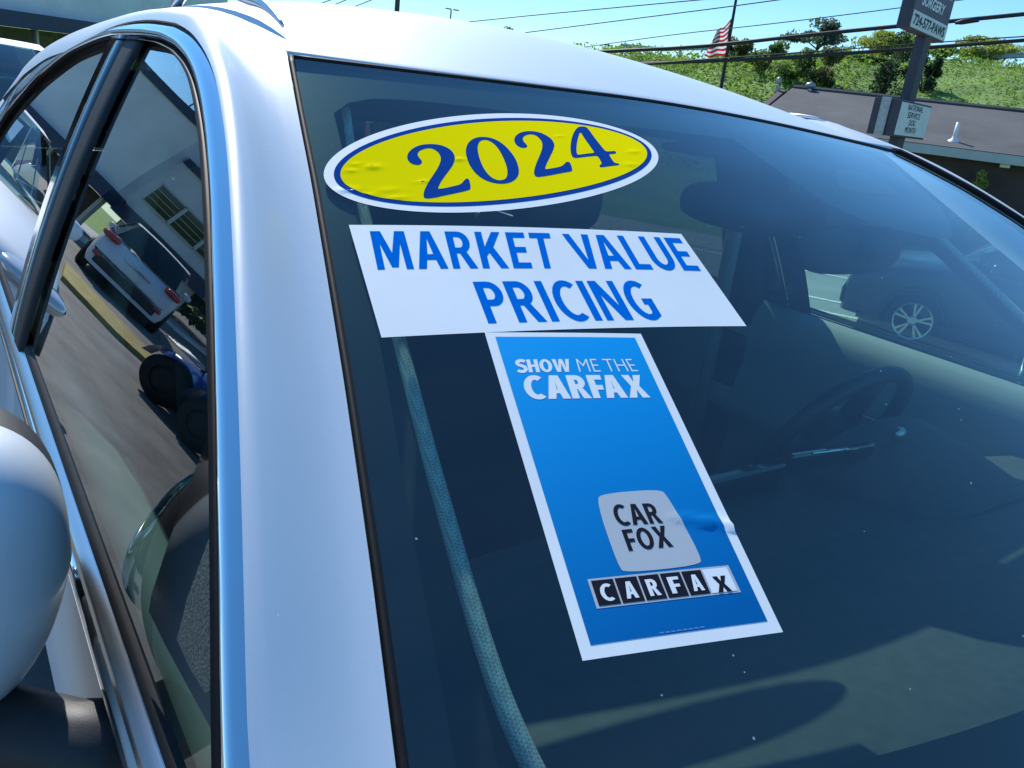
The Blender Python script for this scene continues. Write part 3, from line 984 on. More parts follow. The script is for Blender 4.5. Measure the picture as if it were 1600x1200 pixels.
# fabric pillar trims: a padded edge follows each side of the windshield
TRIM_PX = [(540, 168), (548, 225), (562, 300), (578, 370), (600, 450), (624, 530), (647, 620), (676, 730), (704, 830), (726, 910), (756, 1010), (785, 1095), (822, 1180), (850, 1235)]
tp = []
for i, (x, y) in enumerate(TRIM_PX):
    g = glass_px(x, y)
    tp.append(g + (g - CAM).normalized() * (.05 + .0015 * i))
tp = spline(tp, 70, 2)
trims = []
for k in (0, 1):
    f_ = (lambda p: p) if k == 0 else mir
    rows_ = []
    m_fabric = None
    b = MB().tube([f_(p) for p in tp], [.0050 + .0034 * (i / 69) for i in range(70)], 14)
    o = b.build('pillar_trim', M['grey_trim'], car, smooth=True)
    trims.append(o)
    rws = []
    for i, p in enumerate(tp):
        e = EL[min(NG - 1, int(i / 69 * (NG - 1)))] + Vector((.0, .03, -.035))
        q = near = min(EL, key=lambda w: abs(w.y - p.y)) + Vector((-.005, .05, -.05))
        rws.append([f_(p + Vector((-.004, .004, -.002))), f_(p.lerp(q, .4) + Vector((0, .02, -.012))), f_(q)])
    MB().grid(rws).build('pillar_panel', M['trim'], o, smooth=True)
    # inner lining between pillar panel, door opening and roof
# roof lining with its front edge, visors, handles, mirror
lin = [[Vector((p.x * .985, p.y + .03, p.z - .035 - .02 * (1 if 2 < i < 30 else 0))) for i, p in enumerate(r_)] for r_ in rr]
MB().grid(lin).build('roof_lining', M['trim'], car, smooth=True)
for k in (0, 1):
    f_ = (lambda p: p) if k == 0 else mir
    sl = [[f_(p + Vector((.035, 0, -.03))), f_(q.lerp(p, .3) + Vector((.02, 0, -.05)))] for p, q in zip(SEAM_B, IN_B)]
    MB().grid(sl).build('roof_side_lining', M['trim'], car, smooth=True)
    a0, a1 = bp_low.y + .02, b_top.y + .06
    bp = [[f_(Vector((-(sx(z, 0) - dx), a0 + (a1 - a0) * t + o, z))) for o, dx in ((-.05, .05), (-.05, .085), (.06, .085), (.06, .05))] for z, t in ((.45, -.2), (1.10, 0), (1.30, .5), (1.5, 1))]
    p_o = MB().grid(bp).build('pillar_lining', M['trim'], car, smooth=True)
    MB().tube([f_(Vector((-(sx(1.40, 0) - .10), a1 - .03, 1.40))), f_(Vector((-(sx(1.2, 0) - .11), a0 + .02, 1.10))), f_(Vector((-.72, a0, .6)))], .022, 6).build('seat_belt', M['grey_trim'], p_o, smooth=True)
vis = []
for x0 in (-.36, .36):
    c = Vector((x0, .10, 1.485 - .04 * max(0, x0)))
    MB().grid(pebble(c, (.19, .085, .010), 4, 24, 8), closed_v=True).build('sun_visor', M['trim'], car, smooth=True)
rc = on_axis(1330, 388, 1, -.30)
rm = MB().grid(pebble(rc + Vector((0, 0, -.002)), (.122, .022, .036), 3, 28, 14), closed_v=True).build('cabin_mirror', M['plastic'], car, smooth=True)
MB().tube([rc + Vector((0, -.01, .02)), on_glass(rc + Vector((0, -.08, .07)), -.035)], [.012, .020], 10).build('mirror_stem', M['plastic'], rm, smooth=True)
sh = on_glass(Vector((rc.x - .03, -.17, 1.49)), -.10)
MB().grid(pebble(sh, (.10, .11, .035), 3, 24, 12), closed_v=True).build('sensor_housing', M['plastic'], car, smooth=True)
# fabric weave for the pillar edge
def weave(m):
    nt = m.node_tree; b = nt.nodes['Principled BSDF']
    uv = nt.nodes.new('ShaderNodeTexCoord')
    mp = nt.nodes.new('ShaderNodeMapping'); mp.inputs['Rotation'].default_value = (.6, .5, .78)
    nt.links.new(uv.outputs['Object'], mp.inputs['Vector'])
    ck = nt.nodes.new('ShaderNodeTexChecker'); ck.inputs['Scale'].default_value = 420
    ck.inputs['Color1'].default_value = (.60, .61, .60, 1); ck.inputs['Color2'].default_value = (.34, .35, .35, 1)
    nt.links.new(mp.outputs[0], ck.inputs['Vector'])
    nt.links.new(ck.outputs['Color'], b.inputs['Base Color'])
M['fabric'] = mat('woven_fabric', (.35, .36, .35), .9)
weave(M['fabric'])
for o in trims: o.data.materials[0] = M['fabric']

# ================================================================== STICKERS ON THE WINDSHIELD
def gauss(x, y, cx, cy, sx_, sy_, h): return h * math.exp(-((x - cx) / sx_) ** 2 - ((y - cy) / sy_) ** 2)
BUB = [(583, 262, 11, 4.5, .0011), (548, 268, 8, 3, .0007), (557, 258, 6, 3, .0006), (606, 298, 14, 4, .0005), (544, 297, 16, 4, .0010), (575, 305, 10, 3, .0007), (620, 310, 12, 3, .0007), (718, 250, 7, 3, .0008), (660, 285, 9, 3, .0006), (990, 238, 10, 3, .0006), (985, 258, 10, 3, .0005), (872, 214, 7, 2, .0004)]
def relief_oval(x, y): return sum(gauss(x, y, *b) for b in BUB)
def ell_px(k):
    """the oval drawn on the glass plane: points of a true ellipse"""
    return k
OC, OA, OB_ = None, None, None
oL, oR, oT, oB = [glass_px(*p) for p in ((509, 271), (1029, 240), (752, 181), (742, 334))]
# outline traced once, then turned into an ellipse in the sheet's own plane
def ellipse_fit(ptspx):
    P = [glass_px(*p) for p in ptspx]
    c = sum(P, Vector()) / len(P)
    e1 = (oR - oL).normalized(); n = on_glass(c, 1) - on_glass(c, 0); e1 = (e1 - n * e1.dot(n)).normalized(); e2 = n.cross(e1)
    A = np.array([[(p - c).dot(e1), (p - c).dot(e2)] for p in P])
    D = np.column_stack([A[:, 0] ** 2, A[:, 0] * A[:, 1], A[:, 1] ** 2, A[:, 0], A[:, 1]])
    q = np.linalg.lstsq(D, np.ones(len(P)), rcond=None)[0]
    return c, e1, e2, q
OUT_PX = [(509, 271), (520, 245), (551, 222), (600, 203), (660, 189), (735, 181), (810, 179), (880, 183), (940, 193), (985, 207), (1015, 223), (1029, 241), (1022, 262), (995, 280), (950, 298), (890, 315), (820, 327), (750, 333), (680, 333), (610, 326), (560, 315), (525, 297)]
oc, oe1, oe2, oq = ellipse_fit(OUT_PX)
def ellipse_pts(q, scale, n=120):
    a, b, c2, d, e = q
    M2 = np.array([[a, b / 2], [b / 2, c2]])
    ctr = -np.linalg.solve(2 * M2, np.array([d, e]))
    k = 1 + ctr @ M2 @ ctr
    w, V = np.linalg.eigh(M2)
    ax_ = np.sqrt(k / w)
    inset = scale
    out = []
    for i in range(n):
        t = 2 * math.pi * i / n
        v = V @ (np.array([math.cos(t), math.sin(t)]) * (ax_ - inset))
        out.append((ctr[0] + v[0], ctr[1] + v[1]))
    return out
def proj_px(P):
    d = P - CAM; z = d.dot(_fw)
    return 800 + F_PX * d.dot(_r) / z, 600 - F_PX * d.dot(_u) / z
def flat_sheet(name, mat_, parent, loops, off, maxlen=.012, relief=None, base=None):
    c, e1, e2 = base
    v, f = fill2d(loops, maxlen)
    P = []
    for x in v:
        p = on_glass(c + e1 * x[0] + e2 * x[1])
        o = off
        if relief: o += relief(*proj_px(p))
        P.append(on_glass(p, o))
    return sheet(name, mat_, parent, P, f)
ob = (oc, oe1, oe2)
year = thing('year_sticker', 'yellow oval windshield sticker with a big blue 2024 inside a navy and white rim', 'sticker', oc)
def keep(o, root):
    o.matrix_parent_inverse = Matrix.Translation(root.location).inverted()
    return o
for nm, m_, ins, off in (('sticker_rim', 'vinyl_white', 0, .0005), ('navy_ring', 'vinyl_blue', .0105, .0007), ('yellow_field', 'vinyl_yellow', .0175, .0009)):
    keep(flat_sheet(nm, M[m_], year, [ellipse_pts(oq, ins)], off, relief=relief_oval, base=ob), year)
def zz1(l): return [(620 + x / 8, 190 + y / 8) for x, y in l]
def zz2(l): return [(800 + x / 8, 180 + y / 8) for x, y in l]
D2a = zz1([(310, 525), (290, 548), (240, 552), (180, 535), (140, 500), (125, 455), (135, 410), (170, 365), (230, 325), (300, 300), (380, 290), (470, 290), (560, 305), (640, 340), (695, 385), (722, 440), (722, 490), (700, 550), (650, 620), (590, 700), (545, 765), (515, 830), (512, 852), (600, 840), (700, 818), (790, 795), (820, 770), (850, 730), (880, 718), (902, 735), (918, 800), (918, 850), (900, 865), (800, 890), (600, 932), (450, 965), (365, 972), (335, 960), (330, 915), (345, 860), (390, 770), (450, 680), (510, 590), (545, 510), (548, 460), (530, 410), (490, 370), (440, 345), (390, 340), (330, 352), (280, 375), (257, 405), (262, 440), (290, 475), (315, 505)])
D0o = zz1([(1060, 198), (980, 210), (910, 250), (870, 310), (857, 380), (870, 460), (910, 560), (975, 650), (1060, 720), (1160, 765), (1270, 787), (1370, 783), (1450, 755), (1505, 705), (1525, 640), (1515, 560), (1480, 470), (1420, 385), (1340, 300), (1250, 240), (1160, 207)])
D0i = zz1([(1080, 237), (1040, 250), (1012, 290), (1005, 350), (1025, 450), (1065, 560), (1120, 650), (1190, 715), (1260, 742), (1320, 740), (1360, 720), (1380, 675), (1378, 600), (1350, 510), (1300, 400), (1240, 310), (1170, 255), (1120, 238)])
D2b = zz2([(190, 400), (170, 415), (120, 418), (65, 395), (30, 350), (22, 310), (45, 262), (100, 225), (180, 207), (260, 207), (350, 225), (430, 262), (490, 305), (522, 355), (526, 400), (505, 460), (465, 540), (430, 610), (410, 665), (412, 685), (500, 672), (590, 655), (635, 635), (665, 600), (695, 588), (725, 605), (745, 660), (750, 700), (735, 712), (600, 735), (450, 765), (320, 783), (285, 770), (270, 735), (275, 690), (300, 610), (340, 520), (370, 440), (378, 385), (370, 340), (335, 290), (285, 255), (230, 245), (175, 255), (135, 280), (130, 310), (150, 350), (180, 375)])
D4o = zz2([(850, 148), (810, 165), (770, 220), (740, 300), (727, 390), (728, 460), (740, 510), (760, 538), (800, 545), (900, 530), (1000, 520), (1062, 515), (1085, 545), (1110, 590), (1120, 615), (1088, 635), (1092, 655), (1120, 660), (1220, 645), (1330, 632), (1340, 618), (1310, 608), (1280, 605), (1250, 570), (1212, 505), (1212, 495), (1290, 490), (1300, 475), (1285, 455), (1240, 458), (1172, 462), (1140, 430), (1060, 330), (1000, 250), (950, 180), (920, 152)])
D4i = zz2([(850, 210), (890, 280), (950, 365), (1025, 470), (1020, 480), (930, 488), (840, 502), (808, 498), (800, 440), (805, 370), (820, 290)])
for loops in ([D2a], [D0o, D0i], [D2b], [D4o, D4i]):
    keep(decal_px('numeral', M['vinyl_blue'], year, [chaikin(l, 1) for l in loops], .0011, 9, relief_oval), year)

class Quad:
    """a flat printed rectangle: corners in order top-left, top-right, bottom-right, bottom-left"""
    def __init__(s, px): s.c = [glass_px(*p) for p in px]
    def at(s, u, v): return s.c[0] * (1 - u) * (1 - v) + s.c[1] * u * (1 - v) + s.c[2] * u * v + s.c[3] * (1 - u) * v
def quad_sheet(name, mat_, parent, Q, off, u0=0, u1=1, v0=0, v1=1, n=(28, 20), relief=None):
    v, f = [], []
    for j in range(n[1] + 1):
        for i in range(n[0] + 1):
            p = on_glass(Q.at(u0 + (u1 - u0) * i / n[0], v0 + (v1 - v0) * j / n[1]))
            v.append(on_glass(p, off + (relief(*proj_px(p)) if relief else 0)))
    for j in range(n[1]):
        for i in range(n[0]):
            a = j * (n[0] + 1) + i
            f.append((a, a + 1, a + n[0] + 2, a + n[0] + 1))
    n_ = (v[f[0][1]] - v[f[0][0]]).cross(v[f[0][2]] - v[f[0][0]])
    if n_.dot(Vector((0, -.5, .87))) < 0: f = [tuple(reversed(q)) for q in f]
    b = MB(); b.v = [tuple(x) for x in v]; b.f = f
    return b.build(name, mat_, parent, smooth=True, fix=False)
def words(s, mat_, parent, px, off, bold=0, space=1.0, name='lettering', relief=None):
    Q = Quad(px)
    v, f = block(s, bold, space) if bold > .1 else text2d(s, bold, space)
    P = []
    for x, y in v:
        p = on_glass(Q.at(x, 1 - y))
        P.append(on_glass(p, off + (relief(*proj_px(p)) if relief else 0)))
    return sheet(name, mat_, parent, P, f, smooth=False)

# ---- bold sans letters drawn as outlines (unit height)
def arc(cx, cy, rx, ry, a0, a1, n=14):
    return [(cx + rx * math.cos(R(a0 + (a1 - a0) * i / n)), cy + ry * math.sin(R(a0 + (a1 - a0) * i / n))) for i in range(n + 1)]
def stroke(path, w):
    P = [Vector((x, y)) for x, y in path]
    for _ in range(3):
        q = [P[0]]
        for a, b in zip(P, P[1:]): q += [a.lerp(b, .25), a.lerp(b, .75)]
        P = q + [P[-1]]
    l, r_ = [], []
    for i, p in enumerate(P):
        d = (P[min(i + 1, len(P) - 1)] - P[max(i - 1, 0)]).normalized(); n = Vector((-d.y, d.x)) * w / 2
        l.append(tuple(p + n)); r_.append(tuple(p - n))
    return l + r_[::-1]
def glyph(ch, s=.19):
    t = s * .84
    if ch == 'I': return s, [[(0, 0), (0, 1), (s, 1), (s, 0)]]
    if ch == 'L': return .50, [[(0, 0), (0, 1), (s, 1), (s, t), (.50, t), (.50, 0)]]
    if ch == 'E': return .52, [[(0, 0), (0, 1), (.51, 1), (.51, 1 - t), (s, 1 - t), (s, .5 + t * .55), (.47, .5 + t * .55), (.47, .5 - t * .45), (s, .5 - t * .45), (s, t), (.52, t), (.52, 0)]]
    if ch == 'F': return .50, [[(0, 0), (0, 1), (.50, 1), (.50, 1 - t), (s, 1 - t), (s, .56), (.46, .56), (.46, .56 - t), (s, .56 - t), (s, 0)]]
    if ch == 'T': return .60, [[(.30 - s / 2, 0), (.30 - s / 2, 1 - t), (0, 1 - t), (0, 1), (.60, 1), (.60, 1 - t), (.30 + s / 2, 1 - t), (.30 + s / 2, 0)]]
    if ch == 'H': return .66, [[(0, 0), (0, 1), (s, 1), (s, .5 + t / 2), (.66 - s, .5 + t / 2), (.66 - s, 1), (.66, 1), (.66, 0), (.66 - s, 0), (.66 - s, .5 - t / 2), (s, .5 - t / 2), (s, 0)]]
    if ch == 'M': return .88, [[(0, 0), (.03, 1), (.03 + s * 1.3, 1), (.44, .42), (.85 - s * 1.3, 1), (.85, 1), (.88, 0), (.88 - s * .95, 0), (.86 - s * .95, .66), (.52, .05), (.36, .05), (.02 + s * .95, .66), (s * .95, 0)]]
    if ch == 'N': return .68, [[(0, 0), (0, 1), (s * 1.15, 1), (.68 - s * .93, .36), (.68 - s * .93, 1), (.68, 1), (.68, 0), (.68 - s * 1.15, 0), (s * .93, .64), (s * .93, 0)]]
    if ch == 'A': return .74, [[(0, 0), (.37 - s * .62, 1), (.37 + s * .62, 1), (.74, 0), (.74 - s * 1.06, 0), (.74 - s * 1.06 - .06, .23), (s * 1.06 + .06, .23), (s * 1.06, 0)], [(s * 1.06 + .10, .38), (.74 - s * 1.06 - .10, .38), (.37, .80)]]
    if ch == 'V': return .72, [[(0, 1), (s * 1.06, 1), (.36, .24), (.72 - s * 1.06, 1), (.72, 1), (.36 + s * .58, 0), (.36 - s * .58, 0)]]
    if ch == 'W': return 1.06, [[(0, 1), (s * 1.02, 1), (.29, .30), (.53 - s * .5, 1), (.53 + s * .5, 1), (.77, .30), (1.06 - s * 1.02, 1), (1.06, 1), (.77 + s * .52, 0), (.77 - s * .52, 0), (.53, .66), (.29 + s * .52, 0), (.29 - s * .52, 0)]]
    if ch == 'X': return .74, [[(0, 0), (.37 - s * .62, .51), (.02, 1), (.02 + s * 1.15, 1), (.37, .68), (.72 - s * 1.15, 1), (.72, 1), (.37 + s * .62, .51), (.74, 0), (.74 - s * 1.15, 0), (.37, .34), (s * 1.15, 0)]]
    if ch == 'K': return .70, [[(0, 0), (0, 1), (s, 1), (s, .58), (.67 - s * 1.2, 1), (.67, 1), (.41, .57), (.70, 0), (.70 - s * 1.15, 0), (.27, .42), (s, .32), (s, 0)]]
    if ch == 'U': return .66, [[(0, 1), (s, 1)] + arc(.33, .36, .33 - s, .36 - t, 180, 360) + [(.66 - s, 1), (.66, 1)] + arc(.33, .35, .33, .365, 360, 180)]
    if ch in 'PR':
        o = [(0, 0), (0, 1), (.30, 1)] + arc(.30, .70, .28, .30, 90, -90)
        if ch == 'P': o = o[:-1] + [(.30, .40), (s, .40), (s, 0)]; w = .58
        else: o = o[:-3] + [(.44, .45), (.65, 0), (.65 - s * 1.12, 0), (.27, .40), (s, .40), (s, 0)]; w = .65
        return w, [o, [(s, .40 + t), (s, 1 - t), (.30, 1 - t)] + arc(.30, .70, max(.05, .28 - s), .30 - t, 90, -90, 8)]
    if ch == 'O': return .76, [arc(.38, .5, .38, .515, 0, 345, 23), arc(.38, .5, .38 - s, .515 - t, 0, 345, 23)]
    if ch == 'C': return .64, [arc(.40, .5, .40, .515, 52, 308, 22) + arc(.40, .5, .40 - s, .515 - t, 302, 58, 22)]
    if ch == 'G': return .68, [arc(.40, .5, .40, .515, 52, 300, 22) + [(.68, .10), (.68, .54), (.40, .54), (.40, .54 - t), (.68 - s, .54 - t), (.68 - s, .20)] + arc(.40, .5, .40 - s, .515 - t, 288, 58, 20)]
    if ch == 'S': return .60, [stroke([(.56, .84), (.44, .925), (.26, .93), (.085, .82), (.09, .62), (.30, .52), (.50, .43), (.52, .20), (.36, .07), (.16, .07), (.02, .17)], s)]
def block(word, s=.19, gap=.10):
    x, V, Fc = 0, [], []
    for ch in word:
        w, loops = glyph(ch, s)
        v, f = fill2d(loops, .2)
        k = len(V)
        if V and prev + ch in ('VA', 'AV', 'FA', 'TA'): x -= .15 if prev != 'F' else .10
        prev = ch
        V += [(p[0] + x, p[1]) for p in v]; Fc += [tuple(i + k for i in q) for q in f]
        x += w + gap
    W = x - gap
    return [(p[0] / W, p[1]) for p in V], Fc
SIGN = [(545, 352), (1064, 366), (1166, 510), (596, 528)]
QS = Quad(SIGN)
slogan = thing('slogan_sticker', 'white oblong windshield sticker with blue MARKET VALUE PRICING lettering', 'sticker', QS.at(.5, .5))
def relief_s(x, y): return gauss(x, y, 868, 372, 8, 4, .0005) + gauss(x, y, 693, 474, 5, 4, .0005)
keep(quad_sheet('sticker_sheet', M['vinyl_white'], slogan, QS, .0005, relief=relief_s), slogan)
keep(words('MARKET', M['print_blue'], slogan, [(575.5, 362), (858, 365), (872, 420), (590, 422)], .0007, .185, .12), slogan)
keep(words('VALUE', M['print_blue'], slogan, [(877, 366), (1062, 373), (1095, 424), (905, 420)], .0007, .185, .12), slogan)
keep(words('PRICING', M['print_blue'], slogan, [(738, 441), (1001, 440), (1037, 500), (763, 506)], .0007, .185, .11), slogan)

CF = [(757, 520), (1001, 522), (1223, 988), (910, 1033)]
QC = Quad(CF)
hist = thing('history_sticker', 'tall blue windshield sticker with white border asking SHOW ME THE CARFAX', 'sticker', QC.at(.5, .5))
def relief_c(x, y):
    if x < 1040: return 0
    d = (y - (808 + (x - 1045) * .135))
    return .0022 * math.exp(-(d / 4.5) ** 2) * min(1, (x - 1040) / 50)
m = mat('print_sky_blue', (.0, .22, .72), .5, spec=.08)
nt = m.node_tree; tcn = nt.nodes.new('ShaderNodeTexCoord'); sp_ = nt.nodes.new('ShaderNodeSeparateXYZ'); rp = nt.nodes.new('ShaderNodeValToRGB')
rp.color_ramp.elements[0].color = (.0, .125, .37, 1); rp.color_ramp.elements[1].color = (.0, .36, .80, 1)
rp.color_ramp.elements[0].position = .05; rp.color_ramp.elements[1].position = .95
nt.links.new(tcn.outputs['Generated'], sp_.inputs[0]); nt.links.new(sp_.outputs['Y'], rp.inputs[0]); nt.links.new(rp.outputs[0], nt.nodes['Principled BSDF'].inputs['Base Color'])
M['print_sky'] = m
keep(quad_sheet('white_border', M['vinyl_white'], hist, QC, .0005, relief=relief_c, n=(40, 60)), hist)
keep(quad_sheet('blue_field', M['print_sky'], hist, QC, .0007, .055, .945, .018, .968, relief=relief_c, n=(40, 60)), hist)
keep(words('SHOW', M['vinyl_white'], hist, [(804, 563), (888, 562), (893, 582), (809, 583)], .0009, .23, .06), hist)
keep(words('ME THE', M['vinyl_white'], hist, [(899, 562), (986, 562), (997, 581), (905, 582)], .0009, -.012, .98), hist)
keep(words('CARFAX', M['vinyl_white'], hist, [(814, 588), (1000, 587), (1016, 622), (823, 625)], .0009, .24, .05), hist)
# pale plain panel carrying the two words
pan = [(905, 800), (908, 785), (925, 775), (985, 767), (1030, 766), (1058, 780), (1066, 800), (1082, 830), (1105, 875), (1108, 886), (975, 897), (968, 888), (950, 845)]
pan = [(930, 782), (942, 772), (1028, 765), (1042, 774), (1096, 872), (1092, 884), (978, 896), (966, 888)]
keep(decal_px('pale_panel', M['print_grey'], hist, [chaikin(pan, 2)], .0009, 14, relief_c), hist)
keep(words('CAR', M['print_black'], hist, [(953, 790), (1022, 787), (1036, 818), (965, 823)], .0011, .20, .08, relief=relief_c), hist)
keep(words('FOX', M['print_black'], hist, [(970, 829), (1038, 822), (1052, 855), (982, 862)], .0011, .20, .08, relief=relief_c), hist)
LOGO = [(917, 906), (1137, 884), (1157, 926), (932, 952)]
QL = Quad(LOGO)
keep(quad_sheet('logo_plate', M['print_grey'], hist, QL, .0009, n=(18, 6)), hist)
ub = [.013, .170, .330, .482, .635, .788, .985]
for i, ch in enumerate('CARFAX'):
    u0, u1 = ub[i] + .006, ub[i + 1] - .006
    keep(quad_sheet('logo_tile', M['print_black'] if i < 5 else M['vinyl_white'], hist, QL, .0011, u0, u1, .07, .93, n=(4, 4)), hist)
    v_, f_ = block(ch, .22)
    a, b3 = u0 + (u1 - u0) * .24, u0 + (u1 - u0) * .80
    lo, hi = (.22, .80) if i < 5 else (.36, .94)
    P = [on_glass(QL.at(a + (b3 - a) * x, hi - (hi - lo) * y), .0013) for x, y in v_]
    keep(sheet('logo_letter', M['vinyl_white'] if i < 5 else M['print_black'], hist, P, f_, smooth=False), hist)
# one line of illegibly small print
pts = [(1030 + k * 9.0, 990 - k * 1.25) for k in range(8)]
fv, ff = [], []
for k, (x, y) in enumerate(pts):
    q = [glass_px(x + a, y + b, .0009) for a, b in ((0, -1.2), (6.5, -1.9), (7, .2), (.4, .9))]
    n0 = len(fv); fv += q; ff.append((n0, n0 + 1, n0 + 2, n0 + 3))
keep(sheet('small_print', M['print_pale_blue'], hist, fv, ff), hist)
# ---- small round sticker on the far door glass
ctr = on_axis(1234, 452, 0, .862)
dotm = MB()
dotm.v = [tuple(ctr + Vector((.012 * 0 - .0, math.cos(a) * .013, math.sin(a) * .014))) for a in [2 * math.pi * k / 20 for k in range(20)]]
dotm.f = [tuple(range(20))]
tag(dotm.build('round_sticker', M['green'], None, fix=False), 'small round green sticker on the driver side door glass', 'sticker')
# ================================================================== STREET AND HILLSIDE
US = Vector((math.sin(R(-28)), math.cos(R(-28)), 0))     # along the street
VS = Vector((math.cos(R(-28)), -math.sin(R(-28)), 0))    # across it, away from the car
def st(u, v, z=0.0):
    p = US * u + VS * v
    return Vector((p.x, p.y, z))
def uv(p): return p.dot(US), p.dot(VS)
def on_v(px, py, v):
    d = ray(px, py)
    return CAM + d * ((v - CAM.dot(VS)) / d.dot(VS))
def quadm(b, u0, u1, v0, v1, z):
    b.add([st(u0, v0, z), st(u0, v1, z), st(u1, v1, z), st(u1, v0, z)], [(0, 1, 2, 3)])
def up_build(b, name, m, kind, label=None):
    o = b.build(name, m, None, fix=False)
    me = o.data
    bm = bmesh.new(); bm.from_mesh(me)
    for f in bm.faces:
        if f.normal.z < 0: f.normal_flip()
    bm.to_mesh(me); bm.free()
    o['kind'] = kind
    return o
def hill_z(u, v):
    t = max(0, min(1, (v - 35) / 30))
    top = 6.5 - .07 * max(-40, min(60, u))
    z = -1.3 + (top + 1.3) * (t * t * (3 - 2 * t)) ** .8
    if v > 66: z -= .02 * (v - 66)
    if v > 36: z += .25 * math.sin(u * .31 + v * .2) * t + .15 * math.sin(u * .83 - v * .5) * t
    return z
b = MB()
us_ = list(range(-90, 160, 4)); vs_ = [17, 19, 24, 30, 34, 37, 40, 43, 46, 49, 52, 55, 58, 61, 63, 65, 66, 68, 72, 80, 95, 120, 160, 220, 300]
b.grid([[st(u, v, hill_z(u, v)) for v in vs_] for u in us_])
m = mat('hillside_grass', (.20, .33, .06), .95, noise=(.35, .4, 10, (.09, .16, .035)), bump=(3, .6, .2))
M['grass'] = m
up_build(b, 'hillside', m, 'structure')
b = MB(); quadm(b, -90, 160, 7.6, 17.05, -1.0); up_build(b, 'road', M['road'], 'structure')
b = MB(); b.grid([[st(u, v, z) for v, z in ((5.2, -.004), (6.4, -.30), (7.35, -.86), (7.6, -.86))] for u in (-90, 160)])
up_build(b, 'verge', M['grass'], 'structure')
b = MB(); b.box(st(35, 7.5, -.93), (250, .16, .14), Matrix.Rotation(R(90 + 28), 3, 'Z')); b.build('kerb', M['concrete'])['kind'] = 'structure'
b = MB(); quadm(b, -90, 160, -60, 5.2, 0)
up_build(b, 'parking_lot', M['asphalt'], 'structure')
b = MB(); b.add([(-900, -900, -1.6), (900, -900, -1.6), (900, 900, -1.6), (-900, 900, -1.6)], [(0, 1, 2, 3)])
up_build(b, 'ground', M['grass'], 'structure')
b = MB(); quadm(b, -60, 120, 15.1, 17.02, -.996); up_build(b, 'pavement', M['concrete'], 'structure')
for v, segs in ((11.3, [(-40, 2.2), (2.6, 40)]), (12.25, [(-60, 120)]), (13.45, [(u, u + 3) for u in range(-30, 50, 9)]), (14.7, [(-60, 120)]), (8.1, [(-60, 120)])):
    b = MB()
    for u0, u1 in segs: quadm(b, u0, u1, v - .06, v + .06, -.994)
    up_build(b, 'road_line', M['line'], 'structure')
# bay lines of the car lot
b = MB()
for x in (-4.6, -1.75, 1.5, 4.2):
    b.add([(x, -3, .004), (x + .1, -3, .004), (x + .1, 3.0, .004), (x, 3.0, .004)], [(0, 1, 2, 3)])
up_build(b, 'bay_line', M['line'], 'structure')
# far ridge
b = MB()
rows_ = []
for i in range(60):
    az = 10 + i * 1.5
    top = 12 + 5 * math.sin(az * .21) + 3 * math.sin(az * .57) + 1.5 * math.sin(az * 1.9)
    rows_.append([polar(az, 480, -3), polar(az, 520, top * .8), polar(az, 560, top), polar(az, 640, top * .7)])
b.grid(rows_)
up_build(b, 'far_hills', mat('wooded_far_hills', (.040, .065, .050), 1, noise=(.05, .3, 10), bump=(.2, 1, 3)), 'structure')

# ------------------------------------------------------------------ foliage
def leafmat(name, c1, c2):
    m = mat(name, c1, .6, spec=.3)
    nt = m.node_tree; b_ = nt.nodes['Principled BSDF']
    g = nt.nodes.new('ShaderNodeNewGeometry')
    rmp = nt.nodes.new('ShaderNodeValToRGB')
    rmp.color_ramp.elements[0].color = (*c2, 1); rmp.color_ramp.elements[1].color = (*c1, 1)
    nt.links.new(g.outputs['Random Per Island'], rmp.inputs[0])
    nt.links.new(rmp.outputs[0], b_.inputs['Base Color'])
    tl_ = nt.nodes.new('ShaderNodeBsdfTranslucent')
    nt.links.new(rmp.outputs[0], tl_.inputs[0])
    ms = nt.nodes.new('ShaderNodeMixShader'); ms.inputs[0].default_value = .5
    nt.links.new(b_.outputs[0], ms.inputs[1]); nt.links.new(tl_.outputs[0], ms.inputs[2])
    nt.links.new(ms.outputs[0], nt.nodes['Material Output'].inputs[0])
    return m
LEAF = dict(
    blue=leafmat('bluish_leaves', (.12, .19, .12), (.05, .085, .06)),
    lime=leafmat('yellow_green_leaves', (.44, .47, .10), (.20, .27, .05)),
    mid=leafmat('mid_green_leaves', (.19, .28, .065), (.075, .13, .033)),
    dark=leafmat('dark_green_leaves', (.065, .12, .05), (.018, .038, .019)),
    olive=leafmat('olive_leaves', (.20, .21, .075), (.08, .10, .035)),
    bright=leafmat('bright_green_leaves', (.27, .46, .055), (.12, .24, .03)),
)
rnd = random.Random(3)
def leaf(b, c, s, n_up=.3):
    n = Vector((rnd.gauss(0, 1), rnd.gauss(0, 1), rnd.gauss(0, 1) + n_up)).normalized()
    a = n.orthogonal().normalized()
    a = Matrix.Rotation(rnd.random() * 6.28, 3, n) @ a
    w = n.cross(a)
    L, W = s * rnd.uniform(.7, 1.3), s * rnd.uniform(.35, .6)
    b.add([c - a * L / 2, c + w * W / 2 + n * s * .08, c + a * L / 2, c - w * W / 2 + n * s * .08], [(0, 1, 2, 3)])
